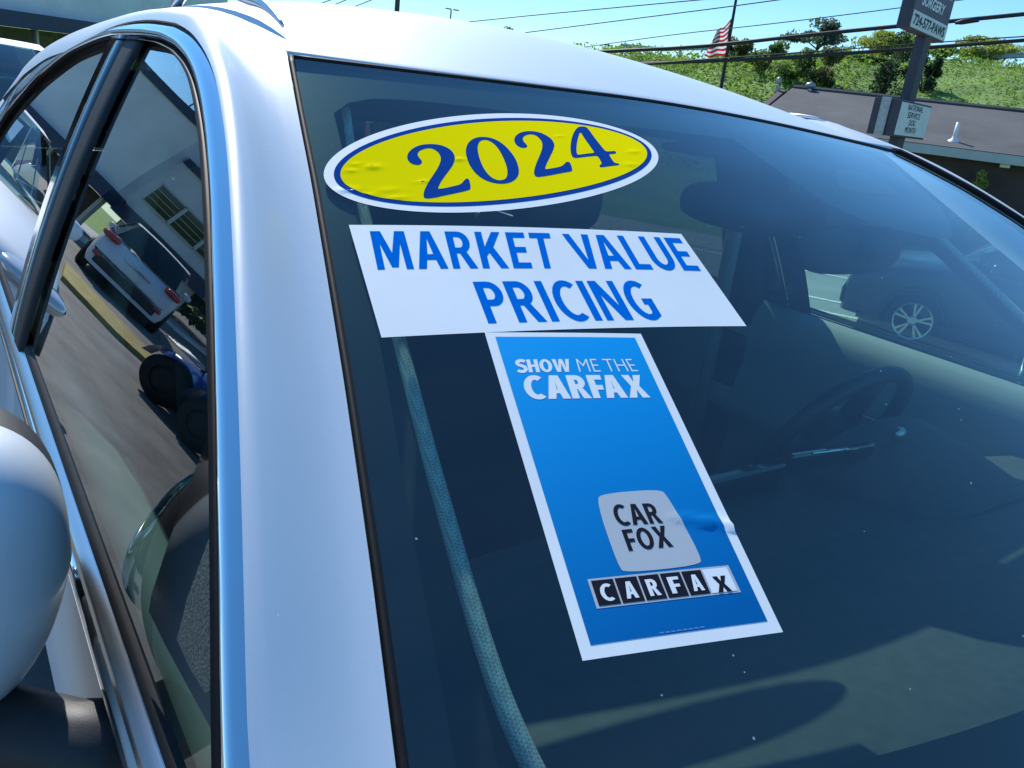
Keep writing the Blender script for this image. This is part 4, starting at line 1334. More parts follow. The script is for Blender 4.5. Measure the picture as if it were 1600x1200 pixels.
def crown_mesh(c, rad, n_lobes, n_leaf, size, squash=.8, gap=.55):
    """leaf-size faces gathered in uneven clumps on an irregular crown"""
    b = MB(); c = Vector(c)
    lobes = []
    for k in range(n_lobes):
        d = Vector((rnd.gauss(0, 1), rnd.gauss(0, 1), rnd.gauss(0, 1) * .8)).normalized() * rnd.uniform(.35, .95)
        lobes.append((Vector((c.x + d.x * rad[0], c.y + d.y * rad[1], c.z + d.z * rad[2])), rnd.uniform(.22, .45)))
    for k in range(n_leaf):
        p, r_ = lobes[rnd.randrange(n_lobes)]
        d = Vector((rnd.gauss(0, 1), rnd.gauss(0, 1), rnd.gauss(0, 1))).normalized() * (rnd.random() ** .45) * r_
        leaf(b, Vector((p.x + d.x * rad[0], p.y + d.y * rad[1], p.z + d.z * rad[2] * squash)), size)
    return b, lobes
def tree(name, label, base, h, rad, lm, group=None, n_lobes=14, n_leaf=2200, size=.28, trunk_r=.12, crown_low=.35, cat='tree'):
    t = thing(name, label, cat, base, 0, group)
    c = Vector((0, 0, h * (crown_low + (1 - crown_low) / 2)))
    b, lobes = crown_mesh(c, (rad, rad, h * (1 - crown_low) / 2), n_lobes, n_leaf, size)
    b.build('crown', LEAF[lm], t, fix=False)
    tb = MB()
    tb.tube([Vector((0, 0, -.4)), Vector((.03 * h, 0, h * .3)), c + Vector((0, 0, h * .1))], [trunk_r, trunk_r * .7, trunk_r * .25], 7)
    for p, r_ in lobes[:8]:
        s0 = Vector((.02 * h, 0, h * rnd.uniform(.2, .45)))
        tb.tube([s0, s0.lerp(p, .6) + Vector((0, 0, .05 * h)), p], [trunk_r * .45, trunk_r * .25, trunk_r * .08], 5)
    tb.build('trunk', M['bark'], t, smooth=True)
    return t
def bush(name, label, base, h, rad, lm, n_leaf=900, size=.22, group=None, cat='shrub'):
    t = thing(name, label, cat, base, 0, group)
    b, lobes = crown_mesh(Vector((0, 0, h * .5)), (rad, rad * .8, h * .5), 10, n_leaf, size)
    b.build('foliage', LEAF[lm], t, fix=False)
    tb = MB()
    for p, r_ in lobes[:6]:
        tb.tube([Vector((rnd.uniform(-.1, .1), 0, -.2)), p * .6, p], [.05, .03, .012], 5)
    tb.build('stem', M['bark'], t, smooth=True)
    return t
def ground_at(px, py, v):
    p = on_v(px, py, v)
    return p
def hill_base(px, v):
    p = on_v(px, 90, v)
    u, vv = uv(p)
    return st(u, v, hill_z(u, v))
# trees on the hill crest
def crest_tree(label, px, top_py, v, rad_px, lm, **kw):
    base = hill_base(px, v)
    top = on_v(px, top_py, v)
    sc = (base - CAM).length / F_PX
    kw.setdefault('n_leaf', 2600)
    return tree('crest_tree', label, base, top.z - base.z, rad_px * sc, lm, group='trees along the hill crest', **kw)
crest_tree('open bluish green tree with bare forked trunk on the hill crest', 1272, 24, 64, 46, 'blue', n_lobes=22, n_leaf=2000, size=.30, crown_low=.22)
crest_tree('broad yellow green tree behind the cables left of the tall sign', 1386, 42, 64, 50, 'lime', n_lobes=22, n_leaf=3600, crown_low=.0)
crest_tree('rounded yellow green tree behind the guardrail right of the tall sign', 1542, 50, 67, 42, 'lime', n_lobes=20, n_leaf=3000, crown_low=.0)
crest_tree('small green sapling just right of the tall sign post', 1470, 72, 64, 22, 'mid', n_lobes=12, n_leaf=900, crown_low=.0)
crest_tree('thin nearly bare sapling between the two crest trees', 1316, 66, 64, 16, 'blue', n_lobes=12, n_leaf=140, size=.2, crown_low=.1)
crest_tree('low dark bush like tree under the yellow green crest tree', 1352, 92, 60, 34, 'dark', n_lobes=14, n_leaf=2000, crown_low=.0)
for px, v, top, rp_, lm, lab in ((1012, 120, 73, 12, 'dark', 'tiny dark conifer at the far left end of the hillside'), (1030, 110, 82, 18, 'mid', 'rounded far tree left of the flag'), (1072, 115, 80, 20, 'mid', 'far clump of trees just left of the flag'), (1168, 120, 80, 12, 'blue', 'far bluish tree just right of the flag')):
    base = on_v(px, 96, v); base.z = hill_z(*uv(base)) - .6
    topp = on_v(px, top, v)
    tree('far_tree', lab, base, max(1.5, topp.z - base.z), rp_ * (base - CAM).length / F_PX, lm, group='far trees round the flag', n_leaf=500, size=.5, crown_low=.0)
tp_ = at(802, 46, 150)
tree('far_tree', 'dark tree top peeping over the middle of the car roof', (tp_.x, tp_.y, tp_.z - 6.0), 7.0, 2.6, 'dark', n_leaf=900, size=.45, crown_low=.45)
# named shrubs on the slope
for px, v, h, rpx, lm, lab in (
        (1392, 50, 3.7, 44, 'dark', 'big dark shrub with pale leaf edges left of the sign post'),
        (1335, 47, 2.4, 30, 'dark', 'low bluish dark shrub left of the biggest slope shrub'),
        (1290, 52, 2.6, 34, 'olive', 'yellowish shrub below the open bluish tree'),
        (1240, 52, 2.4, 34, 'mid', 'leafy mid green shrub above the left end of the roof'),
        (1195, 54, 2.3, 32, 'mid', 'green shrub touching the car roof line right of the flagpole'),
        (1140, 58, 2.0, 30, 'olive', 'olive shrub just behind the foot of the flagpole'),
        (1455, 53, 2.6, 26, 'dark', 'dark shrub right of the sign post'),
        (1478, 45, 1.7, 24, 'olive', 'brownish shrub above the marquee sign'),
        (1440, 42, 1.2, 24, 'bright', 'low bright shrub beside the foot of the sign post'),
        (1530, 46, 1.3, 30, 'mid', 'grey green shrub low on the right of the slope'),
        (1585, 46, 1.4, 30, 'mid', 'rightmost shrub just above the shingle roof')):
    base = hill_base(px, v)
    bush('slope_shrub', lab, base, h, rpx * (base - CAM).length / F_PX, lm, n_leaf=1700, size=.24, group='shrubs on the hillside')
b = MB()
for k in range(48000):
    u = rnd.uniform(-20, 75); v = rnd.triangular(36, 66.5, 58)
    z = hill_z(u, v)
    hgt = .35 + .5 * max(0, math.sin(u * .9 + v) * math.sin(u * .37 - v * .6))
    if u > 12: hgt *= 1.2
    grassy = u < 6 and v < 60
    leaf(b, st(u, v, z + rnd.random() * hgt * (.35 if grassy else 1)), .20 if grassy else .30, 1.6 if grassy else 1.0)
for k in range(6000):
    u = rnd.uniform(30, 130); v = rnd.uniform(66, 130)
    leaf(b, st(u, v, hill_z(u, v) + rnd.random() * 1.2), .6, 1.0)
g = leafmat('slope_cover', (.29, .43, .062), (.12, .20, .036))
nt = g.node_tree
b.build('ground_cover', g, None, fix=False)['kind'] = 'stuff'

# guardrail along the crest
gr_ = thing('guardrail', 'grey steel guardrail running along the crest of the green hillside', 'guardrail', st(5, 66, hill_z(5, 66)))
gi = Matrix.Translation(gr_.location).inverted()
pts = [st(u, 66, hill_z(u, 66) + .72) for u in range(-16, 27, 1)]
rows_ = []
for p in pts:
    rows_.append([p - VS * .03 + Vector((0, 0, z)) - VS * o for z, o in ((.17, 0), (.12, .05), (.05, .05), (0, .01), (-.05, .05), (-.12, .05), (-.17, 0))])
o = MB().grid(rows_).build('rail', M['steel'], gr_, smooth=True); o.matrix_parent_inverse = gi
for u in range(-15, 27, 4):
    o = MB().box(st(u, 66.05, hill_z(u, 66) + .35), (.12, .16, 1.2), Matrix.Rotation(R(28), 3, 'Z')).build('post', M['steel'], gr_); o.matrix_parent_inverse = gi

# ------------------------------------------------------------------ low building across the street
FV = 24.6
eL, eR = on_v(1236, 150, 29.6), on_v(1900, 270, FV)
u_l, u_r = uv(eL)[0], uv(eR)[0] - 3
ZE, ZR, RV = 1.36, 2.60, 29.6
bl_ = thing('low_building', 'low building across the street with grey shingle roof and dark brown wall', 'building', st((u_l + u_r) / 2, FV + 4, -1.25))
bi = Matrix.Translation(bl_.location).inverted()
def bpart(b, name, m, **kw):
    o = b.build(name, m, bl_, **kw); o.matrix_parent_inverse = bi; return o
b = MB(); b.prism([st(u_l, FV - .45, ZE), st(u_r, FV - .45, ZE), st(u_r, RV, ZR), st(u_l, RV, ZR)], (0, 0, .05))
roof_o = bpart(b, 'roof', M['shingle'])
b = MB(); b.prism([st(u_l, RV + .02, ZR), st(u_r, RV + .02, ZR), st(u_r, 2 * RV - FV + .4, ZE), st(u_l, 2 * RV - FV + .4, ZE)], (0, 0, .05))
bpart(b, 'roof', M['shingle'])
b = MB(); b.tube([st(u_l, RV, ZR + .06), st(u_r, RV, ZR + .06)], .09, 6); bpart(b, 'ridge_cap', M['shingle'])
b = MB(); b.prism([st(u_l, FV - .47, ZE - .20), st(u_r, FV - .47, ZE - .20), st(u_r, FV - .47, ZE + .03), st(u_l, FV - .47, ZE + .03)], -VS * .04)
bpart(b, 'fascia', M['fascia'])
b = MB(); b.prism([st(u_l + .4, FV, -1.4), st(u_r - .4, FV, -1.4), st(u_r - .4, FV, ZE - .02), st(u_l + .4, FV, ZE - .02)], VS * .2)
b.prism([st(u_l + .4, FV, -1.4), st(u_l + .4, FV + 9, -1.4), st(u_l + .4, FV + 9, ZE - .02), st(u_l + .4, RV, ZR - .05), st(u_l + .4, FV, ZE - .02)], US * -.2)
bpart(b, 'wall', M['brown'])
b = MB(); b.prism([st(u_l, FV - .44, ZE - .20), st(u_r, FV - .44, ZE - .20), st(u_r, FV + .0, ZE - .20), st(u_l, FV + .0, ZE - .20)], (0, 0, .03)); bpart(b, 'soffit', M['fascia'])
def roof_pt(px, py):
    n = VS * -(ZR - ZE) + Vector((0, 0, RV - FV + .45)); p0 = st(0, FV - .45, ZE + .05)
    d = ray(px, py)
    return CAM + d * ((p0 - CAM).dot(n) / d.dot(n))
p = roof_pt(1490, 220)
t = thing('vent_pipe', 'white plastic vent pipe standing on the shingle roof right of the marquee', 'vent', p, 0)
MB().tube([(0, 0, -.1), (0, 0, .48)], .055, 10).build('pipe', M['pvc'], t, smooth=True)
MB().lathe((0, 0, 0), (0, 0, 1), [(.19, -.09), (.15, 0), (.07, .05), (.06, .12)], 16).build('flashing', M['pvc'], t, smooth=True)
for px, py, lab, k in ((1263, 150, 'squat round metal vent on the roof ridge beside the car roof', 1), (1213, 146, 'small grey roof vent at the left end of the ridge', 0)):
    q = on_v(px, py, RV - .2)
    t = thing('roof_vent', lab, 'vent', (q.x, q.y, ZR - .02), 0, 'metal vents on the roof ridge')
    MB().lathe((0, 0, 0), (0, 0, 1), [(.08, -.1), (.08, .08)], 14).build('vent_neck', M['steel'], t, smooth=True)
    MB().lathe((0, 0, .16), (0, 0, 1), [(.09, -.06), (.16, -.03), (.17, .04), (.12, .11), (.0, .13)] if k else [(.07, -.05), (.085, -.04), (.085, .12), (.05, .18), (.0, .19)], 16).build('vent_cap', M['steel'], t, smooth=True)
q = on_v(1516, 285, FV - .55)
bush('wall_shrub', 'small leafy shrub against the dark brown wall under the roof edge', (q.x, q.y, -1.2), on_v(1516, 247, FV - .6).z + 1.2, .55, 'lime', 1800, .13)
q = on_v(1572, 253, FV - .2)
lm_ = MB().box((q.x, q.y, ZE - .25), (.24, .24, .09), Matrix.Rotation(R(28), 3, 'Z')).build('soffit_light', M['pvc'], None, bevel=.02)
tag(lm_, 'small white light fitting under the roof edge of the brown wall', 'light')

# ------------------------------------------------------------------ signs
UX = Vector((math.sin(R(75)), math.cos(R(75)), 0)); NX = Vector((math.sin(R(165)), math.cos(R(165)), 0))
SD = 19.5
def sign_box(c0, w, h, th, name, m, parent, inv):
    """c0 = lower front left corner; front face normal NX"""
    b = MB()
    b.prism([c0, c0 + UX * w, c0 + UX * w + Vector((0, 0, h)), c0 + Vector((0, 0, h))], -NX * th)
    o = b.build(name, m, parent, bevel=.015); o.matrix_parent_inverse = inv; return o
def sign_words(s, c0, w, h, m, parent, inv, bold=.0, name='lettering', off=.006):
    v, f = text2d(s, bold)
    P = [c0 + UX * (x * w) + Vector((0, 0, y * h)) + NX * off for x, y in v]
    o = sheet(name, m, parent, P, f, NX, smooth=False); o.matrix_parent_inverse = inv; return o
pp = at(1430, 110, 20.0)
sg = thing('tall_sign', 'tall maroon roadside sign on a dark post reading SURGERY with a white phone panel', 'sign', (pp.x, pp.y, -1.2))
si = Matrix.Translation(sg.location).inverted()
fz = at(1427, 38, 20.2).z - .24
o = MB().tube([(pp.x, pp.y, -1.3), (pp.x, pp.y, fz + .05)], .155, 4, cap=True).build('post', M['sign_side'], sg); o.matrix_parent_inverse = si
fl = Vector((pp.x, pp.y, fz)) - UX * 1.45 + NX * .12     # front face, lower left corner
W_, H_ = 2.45, 2.9
zb = fl.z
case = sign_box(fl, W_, H_, .24, 'sign_case', M['sign_dark'], sg, si)
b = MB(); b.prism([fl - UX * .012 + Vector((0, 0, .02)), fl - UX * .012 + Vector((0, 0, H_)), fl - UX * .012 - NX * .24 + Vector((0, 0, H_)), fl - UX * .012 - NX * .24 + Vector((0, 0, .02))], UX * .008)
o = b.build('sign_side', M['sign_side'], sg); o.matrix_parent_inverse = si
o = sign_box(fl + UX * .02 + Vector((0, 0, .03)) + NX * .012, W_ - .04, .30, .01, 'phone_panel', M['sign_white'], sg, si)
sign_words('724-577-PAWS', fl + UX * .12 + Vector((0, 0, .085)) + NX * .012, W_ - .3, .19, M['letter_black'], sg, si, .02)
sign_words('SURGERY', fl + UX * .38 + Vector((0, 0, .46)), 1.55, .20, M['letter_white'], sg, si, .03)
sign_words('WELLNESS &', fl + UX * .2 + Vector((0, 0, .78)), 2.05, .20, M['letter_white'], sg, si, .0)
sign_words('ANIMAL', fl + UX * .5 + Vector((0, 0, 1.3)), 1.9, .3, M['letter_white'], sg, si, .0) if False else None
ml = Vector((pp.x, pp.y, 0)) - UX * 1.22 + NX * .26
md = math.hypot(ml.x - CAM.x, ml.y - CAM.y)
ml.z = at(1393, 213, md).z
mtop = at(1408, 155, md)
mq = thing('marquee_sign', 'white letter board reading NATIONAL SERVICE DOG MONTH in front of the shingle roof', 'sign', (ml.x, ml.y, -1.2))
mi = Matrix.Translation(mq.location).inverted()
MH, MW = mtop.z - ml.z, 2.15
sign_box(ml, MW, MH, .52, 'board_case', M['sign_side'], mq, mi)
sign_box(ml + UX * .05 + Vector((0, 0, .04)) + NX * .012, MW - .10, MH - .08, .01, 'letter_board', M['sign_white'], mq, mi)
b = MB(); b.prism([ml - UX * .02 - NX * .18 + Vector((0, 0, -.02)), ml - UX * .02 - NX * .18 + Vector((0, 0, MH + .02)), ml - UX * .02 - NX * .36 + Vector((0, 0, MH + .02)), ml - UX * .02 - NX * .36 + Vector((0, 0, -.02))], -UX * .03)
o = b.build('side_strip', M['steel'], mq); o.matrix_parent_inverse = mi
lh = MH * .155
for k, (s, w) in enumerate((('NATIONAL', 1.02), ('SERVICE', .86), ('DOG', .42), ('MONTH', .72))):
    sign_words(s, ml + UX * (MW * .47 - w / 2) + Vector((0, 0, MH * (.78 - .205 * k) - lh * .15)) + NX * .012, w, lh * 1.05, M['letter_black'], mq, mi, .0)
lamp_p = at(1446, 204, SD)
o = MB().box(ml + UX * (MW + .05) + Vector((0, 0, .25)) - NX * .2, (.14, .14, .10)).build('side_bracket', M['sign_side'], mq); o.matrix_parent_inverse = mi

# ------------------------------------------------------------------ flag
FD = 52
f0, f1 = at(1127, 135, FD), at(1150, 0, FD)
fb_ = Vector((f0.x, f0.y, hill_z(*uv(f0)) - .3))
fp = thing('flagpole', 'slim dark flagpole rising in front of the green hillside', 'flagpole', fb_)
fi = Matrix.Translation(fb_).inverted()
pole_dir = (f1 - f0).normalized()
o = MB().tube([f0 + pole_dir * ((fb_.z - f0.z) / pole_dir.z), f0, f1, f1 + pole_dir * 2.5], [.12, .10, .075, .06], 8).build('pole', M['wire'], fp, smooth=True); o.matrix_parent_inverse = fi
o = MB().grid(pebble(f1 + pole_dir * 2.55, (.12, .12, .12), 2, 10, 8), closed_v=True).build('finial', M['steel'], fp, smooth=True); o.matrix_parent_inverse = fi
ht, hb = at(1146.5, 26, FD), at(1136, 85, FD)
ftp, fbt = at(1120, 48, FD), at(1101, 87, FD)
back = Vector((ray(1130, 60).x, ray(1130, 60).y, 0)).normalized()
def flag_pt(u, v):
    p = ht * (1 - u) * (1 - v) + ftp * u * (1 - v) + fbt * u * v + hb * (1 - u) * v
    return p + back * (.30 * math.sin(u * 7 + v * 2.5) * u) + Vector((0, 0, -.10 * math.sin(u * 3.1) + .05 * math.sin(u * 9 + v * 4)))
for m_ in (M['red'], M['flag_white']):          # thin cloth lets the sun through
    nt_ = m_.node_tree; t_ = nt_.nodes.new('ShaderNodeBsdfTranslucent'); x_ = nt_.nodes.new('ShaderNodeMixShader'); b_ = nt_.nodes['Principled BSDF']
    t_.inputs[0].default_value = b_.inputs['Base Color'].default_value; x_.inputs[0].default_value = .55
    nt_.links.new(b_.outputs[0], x_.inputs[1]); nt_.links.new(t_.outputs[0], x_.inputs[2]); nt_.links.new(x_.outputs[0], nt_.nodes['Material Output'].inputs[0])
flg = thing('flag', 'red and white striped flag with a dark blue corner flying from the flagpole', 'flag', ht)
fl_i = Matrix.Translation(ht).inverted()
for k in range(13):
    rows_ = [[flag_pt(i / 14, (k + j / 2) / 13) for j in range(3)] for i in range(15)]
    o = MB().grid(rows_).build('stripe', M['red'] if k % 2 == 0 else M['flag_white'], flg, smooth=True, fix=False); o.matrix_parent_inverse = fl_i
rows_ = [[flag_pt(i / 14 * .16, j / 8 * 7 / 13) - back * .02 for j in range(9)] for i in range(15)]
o = MB().grid(rows_).build('canton', M['navy'], flg, smooth=True, fix=False); o.matrix_parent_inverse = fl_i

# ------------------------------------------------------------------ poles and cables
def cable(name, label, ptspx, v, rad, sag_ext=12, group='cables strung over the street'):
    pts = [on_v(x, y, v) for x, y in ptspx]
    d0 = (pts[0] - pts[1]).normalized(); d1 = (pts[-1] - pts[-2]).normalized()
    pts = [pts[0] + d0 * sag_ext] + pts + [pts[-1] + d1 * sag_ext]
    o = MB().tube(spline(pts, 40, 1), rad, 6).build(name, M['wire'], None, smooth=True)
    return tag(o, label, 'cable', group)
cable('thick_cable', 'thickest black cable crossing in front of the tall sign panel', [(955, 80), (1100, 73), (1250, 56), (1400, 41), (1480, 34), (1600, 22)], 21, .045)
cable('thick_cable', 'second thick black cable crossing the tall sign post', [(1020, 99), (1200, 92), (1400, 78), (1600, 63)], 21, .040)
cable('thin_cable', 'topmost thin wire crossing the sky from mid roof', [(704, 37), (830, 24), (960, 12), (1080, 1)], 22, .014)
cable('thin_cable', 'thin wire sloping up behind the flag top', [(820, 51), (1000, 28), (1150, 9), (1200, 2)], 22, .014)
cable('thin_cable', 'faint wire passing behind the flag and the bluish tree', [(910, 74), (1050, 54), (1200, 38), (1330, 22), (1470, 4)], 23, .012)
cable('thin_cable', 'thin wire just above the second thick cable', [(1250, 82), (1440, 68), (1520, 62), (1600, 57)], 20.5, .013)
cable('thin_cable', 'pale wire low over the hillside beside the flagpole', [(1020, 97), (1080, 95), (1140, 94)], 24, .014, 2)
for x0, y0, x1, y1, lab in ((492, 9, 516, 0, 'short wire at the top left of the sky, leftmost'), (510, 13, 540, 0, 'short wire at the top left of the sky, middle one'), (540, 16, 580, 0, 'short wire at the top left of the sky, rightmost')):
    a, c = at(x0, y0, 38), at(x1, y1, 30)
    d = (c - a).normalized()
    tag(MB().tube([a - d * 6, a, c, c + d * 8], .016, 6).build('thin_cable', M['wire'], None, smooth=True), lab, 'cable', 'cables strung over the street')
# lashed splice on the thick cable, with its hooks
sp0, sp1 = on_v(1492, 36, 20.9), on_v(1530, 30, 20.9)
tag(MB().tube([sp0, sp0.lerp(sp1, .3), sp1], [.03, .06, .06], 8).build('cable_splice', M['wire'], None, smooth=True), 'dark splice sleeve lashed to the thickest cable right of the sign', 'cable splice')
q = at(620, 20, 50)
t = thing('utility_pole', 'dark wooden utility pole rising over the car roof', 'pole', (q.x, q.y, -1.2))
MB().tube([(0, 0, 0), (0, 0, 12.5)], [.16, .11], 10).build('pole', M['pole'], t, smooth=True)
MB().box((0, 0, 11.3), (2.4, .1, .12), Matrix.Rotation(.6, 3, 'Z')).build('crossarm', M['pole'], t)
for k in (-1, -.35, .35, 1):
    MB().lathe(Matrix.Rotation(.6, 3, 'Z') @ Vector((k, 0, 11.36)), (0, 0, 1), [(.04, 0), (.06, .05), (.03, .1), (.05, .14), (0, .16)], 8).build('insulator', M['steel'], t, smooth=True)
q = at(705, 15, 92)
t = thing('street_lamp', 'distant street lamp with a flat double head above the roof', 'street lamp', (q.x, q.y, -1.2))
MB().tube([(0, 0, 0), (0, 0, q.z + 1.2)], [.10, .07], 8).build('post', M['wire'], t, smooth=True)
for s_ in (-1, 1):
    MB().box((s_ * .45, -.2, q.z + 1.22), (.6, .25, .12)).build('lamp_head', M['steel'], t, bevel=.02)
for px, py, lab in ((914, 72, 'faint distant pole left of where the thick cable meets the roof'), (951, 68, 'faint distant pole with bracket just above the cable end')):
    q = at(px, py, 120)
    t = thing('distant_pole', lab, 'pole', (q.x, q.y, -1.2), 0, 'faint distant poles over the roof')
    MB().tube([(0, 0, 0), (0, 0, q.z + 1.2)], .09, 6).build('post', M['pole'], t, smooth=True)
    MB().box((0, 0, q.z + 1.0), (1.3, .1, .12), Matrix.Rotation(-.6, 3, 'Z')).build('crossarm', M['pole'], t)
# ================================================================== OTHER VEHICLES
def vehicle(name, label, loc, rz, paint, H=1.68, L=4.6, W=1.85, clear=False, sedan=False, group=None, spokes=5):
    t = thing(name, label, 'car', loc, rz, group)
    h = W / 2; f = L / 2
    hood = 1.02 if not sedan else .90
    belt = 1.07 if not sedan else .95
    # lower body: cross sections from nose to tail
    st_ = [(-f, .62, .66), (-f + .05, .74, .80), (-f + .22, hood - .10, .90), (-f + .6, hood - .03, .965), (-f + 1.25, hood + .03, .995), (-.25, belt, 1.0), (.9, belt, 1.0), (f - .75, belt + .02, .985), (f - .25, belt + .0, .93), (f - .05, belt - .12, .86), (f, .70, .80)]
    rows_ = []
    for y, zt, wk in st_:
        w = h * wk
        half = [(w * .93, .26), (w * .985, .40), (w, .62), (w * .995, zt - .16), (w * .97, zt - .04), (w * .90, zt + .012), (w * .5, zt + .045)]
        rows_.append([Vector((x, y, z)) for x, z in half] + [Vector((0, y, half[-1][1] + .008))] + [Vector((-x, y, z)) for x, z in reversed(half)])
    bd = MB().grid(rows_)
    k0 = 0; n0 = len(rows_[0])
    bd.f.append(tuple(range(n0))); bd.f.append(tuple((len(rows_) - 1) * n0 + i for i in reversed(range(n0))))
    body = bd.build('body', paint, t, smooth=True)
    # cabin
    if sedan: ys = (-.75, .05, 1.05, 1.75)
    else: ys = (-1.0, -.15, f - .75, f - .22)
    zt = belt + .03
    hw, tw = h * .93, h * .70
    rw = []
    for y, z, w in ((ys[0], zt, hw), (ys[0] * .45 + ys[1] * .55, zt + (H - zt) * .60, (hw + tw) / 2), (ys[1], H - .03, tw), ((ys[1] + ys[2]) / 2, H, tw), (ys[2], H - .05, tw * .97), (ys[2] * .5 + ys[3] * .5, zt + (H - zt) * .5, (hw * .93 + tw) / 2), (ys[3], zt, hw * .93)):
        rw.append([Vector((w * s_, y + (.10 * (1 - (s_) ** 2) * (-1 if y <= ys[1] else (1 if y >= ys[2] else 0))), z + .03 * (1 - s_ ** 2) * (1 if z > zt + .1 else .3))) for s_ in (-1, -.85, -.5, 0, .5, .85, 1)])
    roof_rows = rw[2:5]
    MB().grid(roof_rows).build('roof', paint, t, smooth=True)
    # pillars: side posts as strips between belt and roof
    def sidept(y, k, s_, off=0):
        # k 0 belt .. 1 roof
        z = zt + (H - .03 - zt) * k
        w = hw + (tw - hw) * k ** 1.15
        return Vector((s_ * (w + off), y, z))
    for s_ in (-1, 1):
        for ya, yb, wd in ((ys[0], ys[1], .07), (.25, .38, .06), (1.15 if not sedan else 1.2, 1.18 if not sedan else 1.0, .08), (ys[3] - .03, ys[2], .12)):
            MB().grid([[sidept(ya + (yb - ya) * k - wd / 2, k, s_), sidept(ya + (yb - ya) * k + wd / 2, k, s_)] for k in [i / 6 for i in range(7)]]).build('pillar', paint if (ya in (ys[0],) or wd == .12) else M['gloss_black'], t, smooth=True)
        MB().grid([[sidept(y, .93, s_), sidept(y, 1.0, s_) + Vector((0, 0, .003))] for y in (ys[1] - .05, 0.5, ys[2])]).build('roof_edge', paint, t, smooth=True)
        for a0, a1, b0, b1 in ((ys[0] + .06, .22, ys[1] + .06, .35), (.28, 1.10 if not sedan else 1.15, .41, 1.13 if not sedan else .98), (1.22 if not sedan else 1.24, ys[3] - .12, 1.24 if not sedan else 1.0, ys[2] - .06)):
            rws = [[sidept(a0 + (b0 - a0) * k + ((a1 + (b1 - a1) * k) - (a0 + (b0 - a0) * k)) * i / 4, k * .95, s_, -.012) for i in range(5)] for k in [j / 6 for j in range(7)]]
            MB().grid(rws).build('side_window', M['dark_glass'], t, smooth=True)
        b = MB().grid(pebble((s_ * (h + .07), ys[0] + .30, zt + .06), (.11, .055, .075), 2.8, 18, 10), closed_v=True)
        b.build('door_mirror', paint, t, smooth=True)
        hd = MB().grid(pebble((s_ * h * .68, -f + .17, hood - .16), (h * .26, .20, .07), 2.6, 20, 10), closed_v=True).build('headlight', M['clear_lens'], t, smooth=True)
        MB().grid(pebble((s_ * h * .76, f - .10, belt - .06), (h * .20, .16, .085), 2.6, 20, 10), closed_v=True).build('taillight', M['red_lens'], t, smooth=True)
        MB().grid(pebble((s_ * h * .74, f - .0, .52), (h * .10, .05, .05), 3, 16, 8), closed_v=True).build('reflector', M['red_lens'], t, smooth=True)
        for yh in (.10, 1.02):
            MB().box((s_ * (h * 1.0 + .008), yh, belt - .13), (.03, .18, .03)).build('door_handle', M['chrome'], t, bevel=.01)
        # black sill and arches
        MB().box((s_ * h * .96, 0, .30), (.10, L * .52, .14)).build('sill', M['plastic'], t, bevel=.02)
        for yy in (-f + .92, f - .95):
            arc = [Vector((s_ * (h * .995), yy + math.cos(a) * .40, .34 + math.sin(a) * .40)) for a in [math.pi * i / 16 for i in range(17)]]
            MB().tube(arc, .035, 6).build('wheel_arch', M['plastic'], t, smooth=True)
            MB().lathe((s_ * (h * .97), yy, .34), (s_, 0, 0), [(.0, .0), (.39, .0)], 28).build('arch_liner', M['rubber'], t)
            wheel((s_ * (h - .075), yy, .34), s_, t, .34, spokes, True, .235, .21)
    wsr = [[p + Vector((0, -.004, .006)) for p in r_[1:-1]] for r_ in rw[0:3]]
    ws = MB().grid(wsr).build('windshield', M['windshield'] if clear else M['dark_glass'], t, smooth=True)
    MB().grid([[p + Vector((0, .006, .004)) for p in r_[1:-1]] for r_ in rw[4:7]]).build('rear_window', M['dark_glass'], t, smooth=True)
    MB().box((0, f - .0, .44), (W * .74, .06, .20)).build('rear_bumper', M['plastic'], t, bevel=.03)
    MB().box((0, -f + .0, .46), (W * .72, .06, .22)).build('grille', M['gloss_black'], t, bevel=.03)
    MB().box((0, f + .005, .86), (.55, .02, .05)).build('tailgate_trim', M['chrome'], t, bevel=.008)
    MB().box((0, f + .012, .72), (.34, .012, .16)).build('number_plate', M['sign_white'], t, bevel=.004)
    MB().box((0, 0, .28), (W * .86, L * .9, .12)).build('underbody', M['rubber'], t)
    if clear:
        MB().box((0, ys[0] + .32, zt - .06), (hw * 1.85, .5, .10)).build('dashboard', M['trim'], t, bevel=.03)
        wc = Vector((hw * .45, ys[0] + .62, zt + .08))
        o = MB().tube([wc + Vector((math.cos(a) * .19, math.sin(a) * .07, math.sin(a) * .18)) for a in [2 * math.pi * k / 28 for k in range(29)]], .022, 8, cap=False).build('steering_wheel', M['gloss_black'], t, smooth=True)
        for x in (-.4, .4):
            MB().grid(pebble((x * hw * 1.1, ys[1] + .55, zt - .02), (.24, .10, .34), 3, 20, 12), closed_v=True).build('seat', M['seat'], t, smooth=True)
        MB().box((0, .6, zt - .25), (hw * 1.9, 2.2, .02)).build('cabin_floor', M['trim'], t)
    return t
# the dark blue car on the road, seen through our driver's window: its front wheel stands at the picture point
wz = -1.0 + .34
wp = on_axis(1426, 500, 2, wz)
rz_road = math.atan2(-US.x, US.y) + math.pi       # nose along +US
L_, W2 = 4.7, 1.88
loc = wp - VS * 0 + US * -(L_ / 2 - .92)
# near side is the -VS side; move the body centre away from us by half a width
loc = loc + VS * (W2 / 2 - .06)
vehicle('passing_car', 'dark blue car on the road seen through the parked car window', (loc.x, loc.y, -1.0), rz_road, M['blue_paint'], 1.70, L_, W2)
hp = polar(6.1, 6.5)
wc_ = vehicle('white_car', 'white car nosed up behind the parked car at the left edge', (hp.x - .60, hp.y - .05, 0), 0.0, M['white_paint'], 1.44, 4.5, 1.80, True, True)
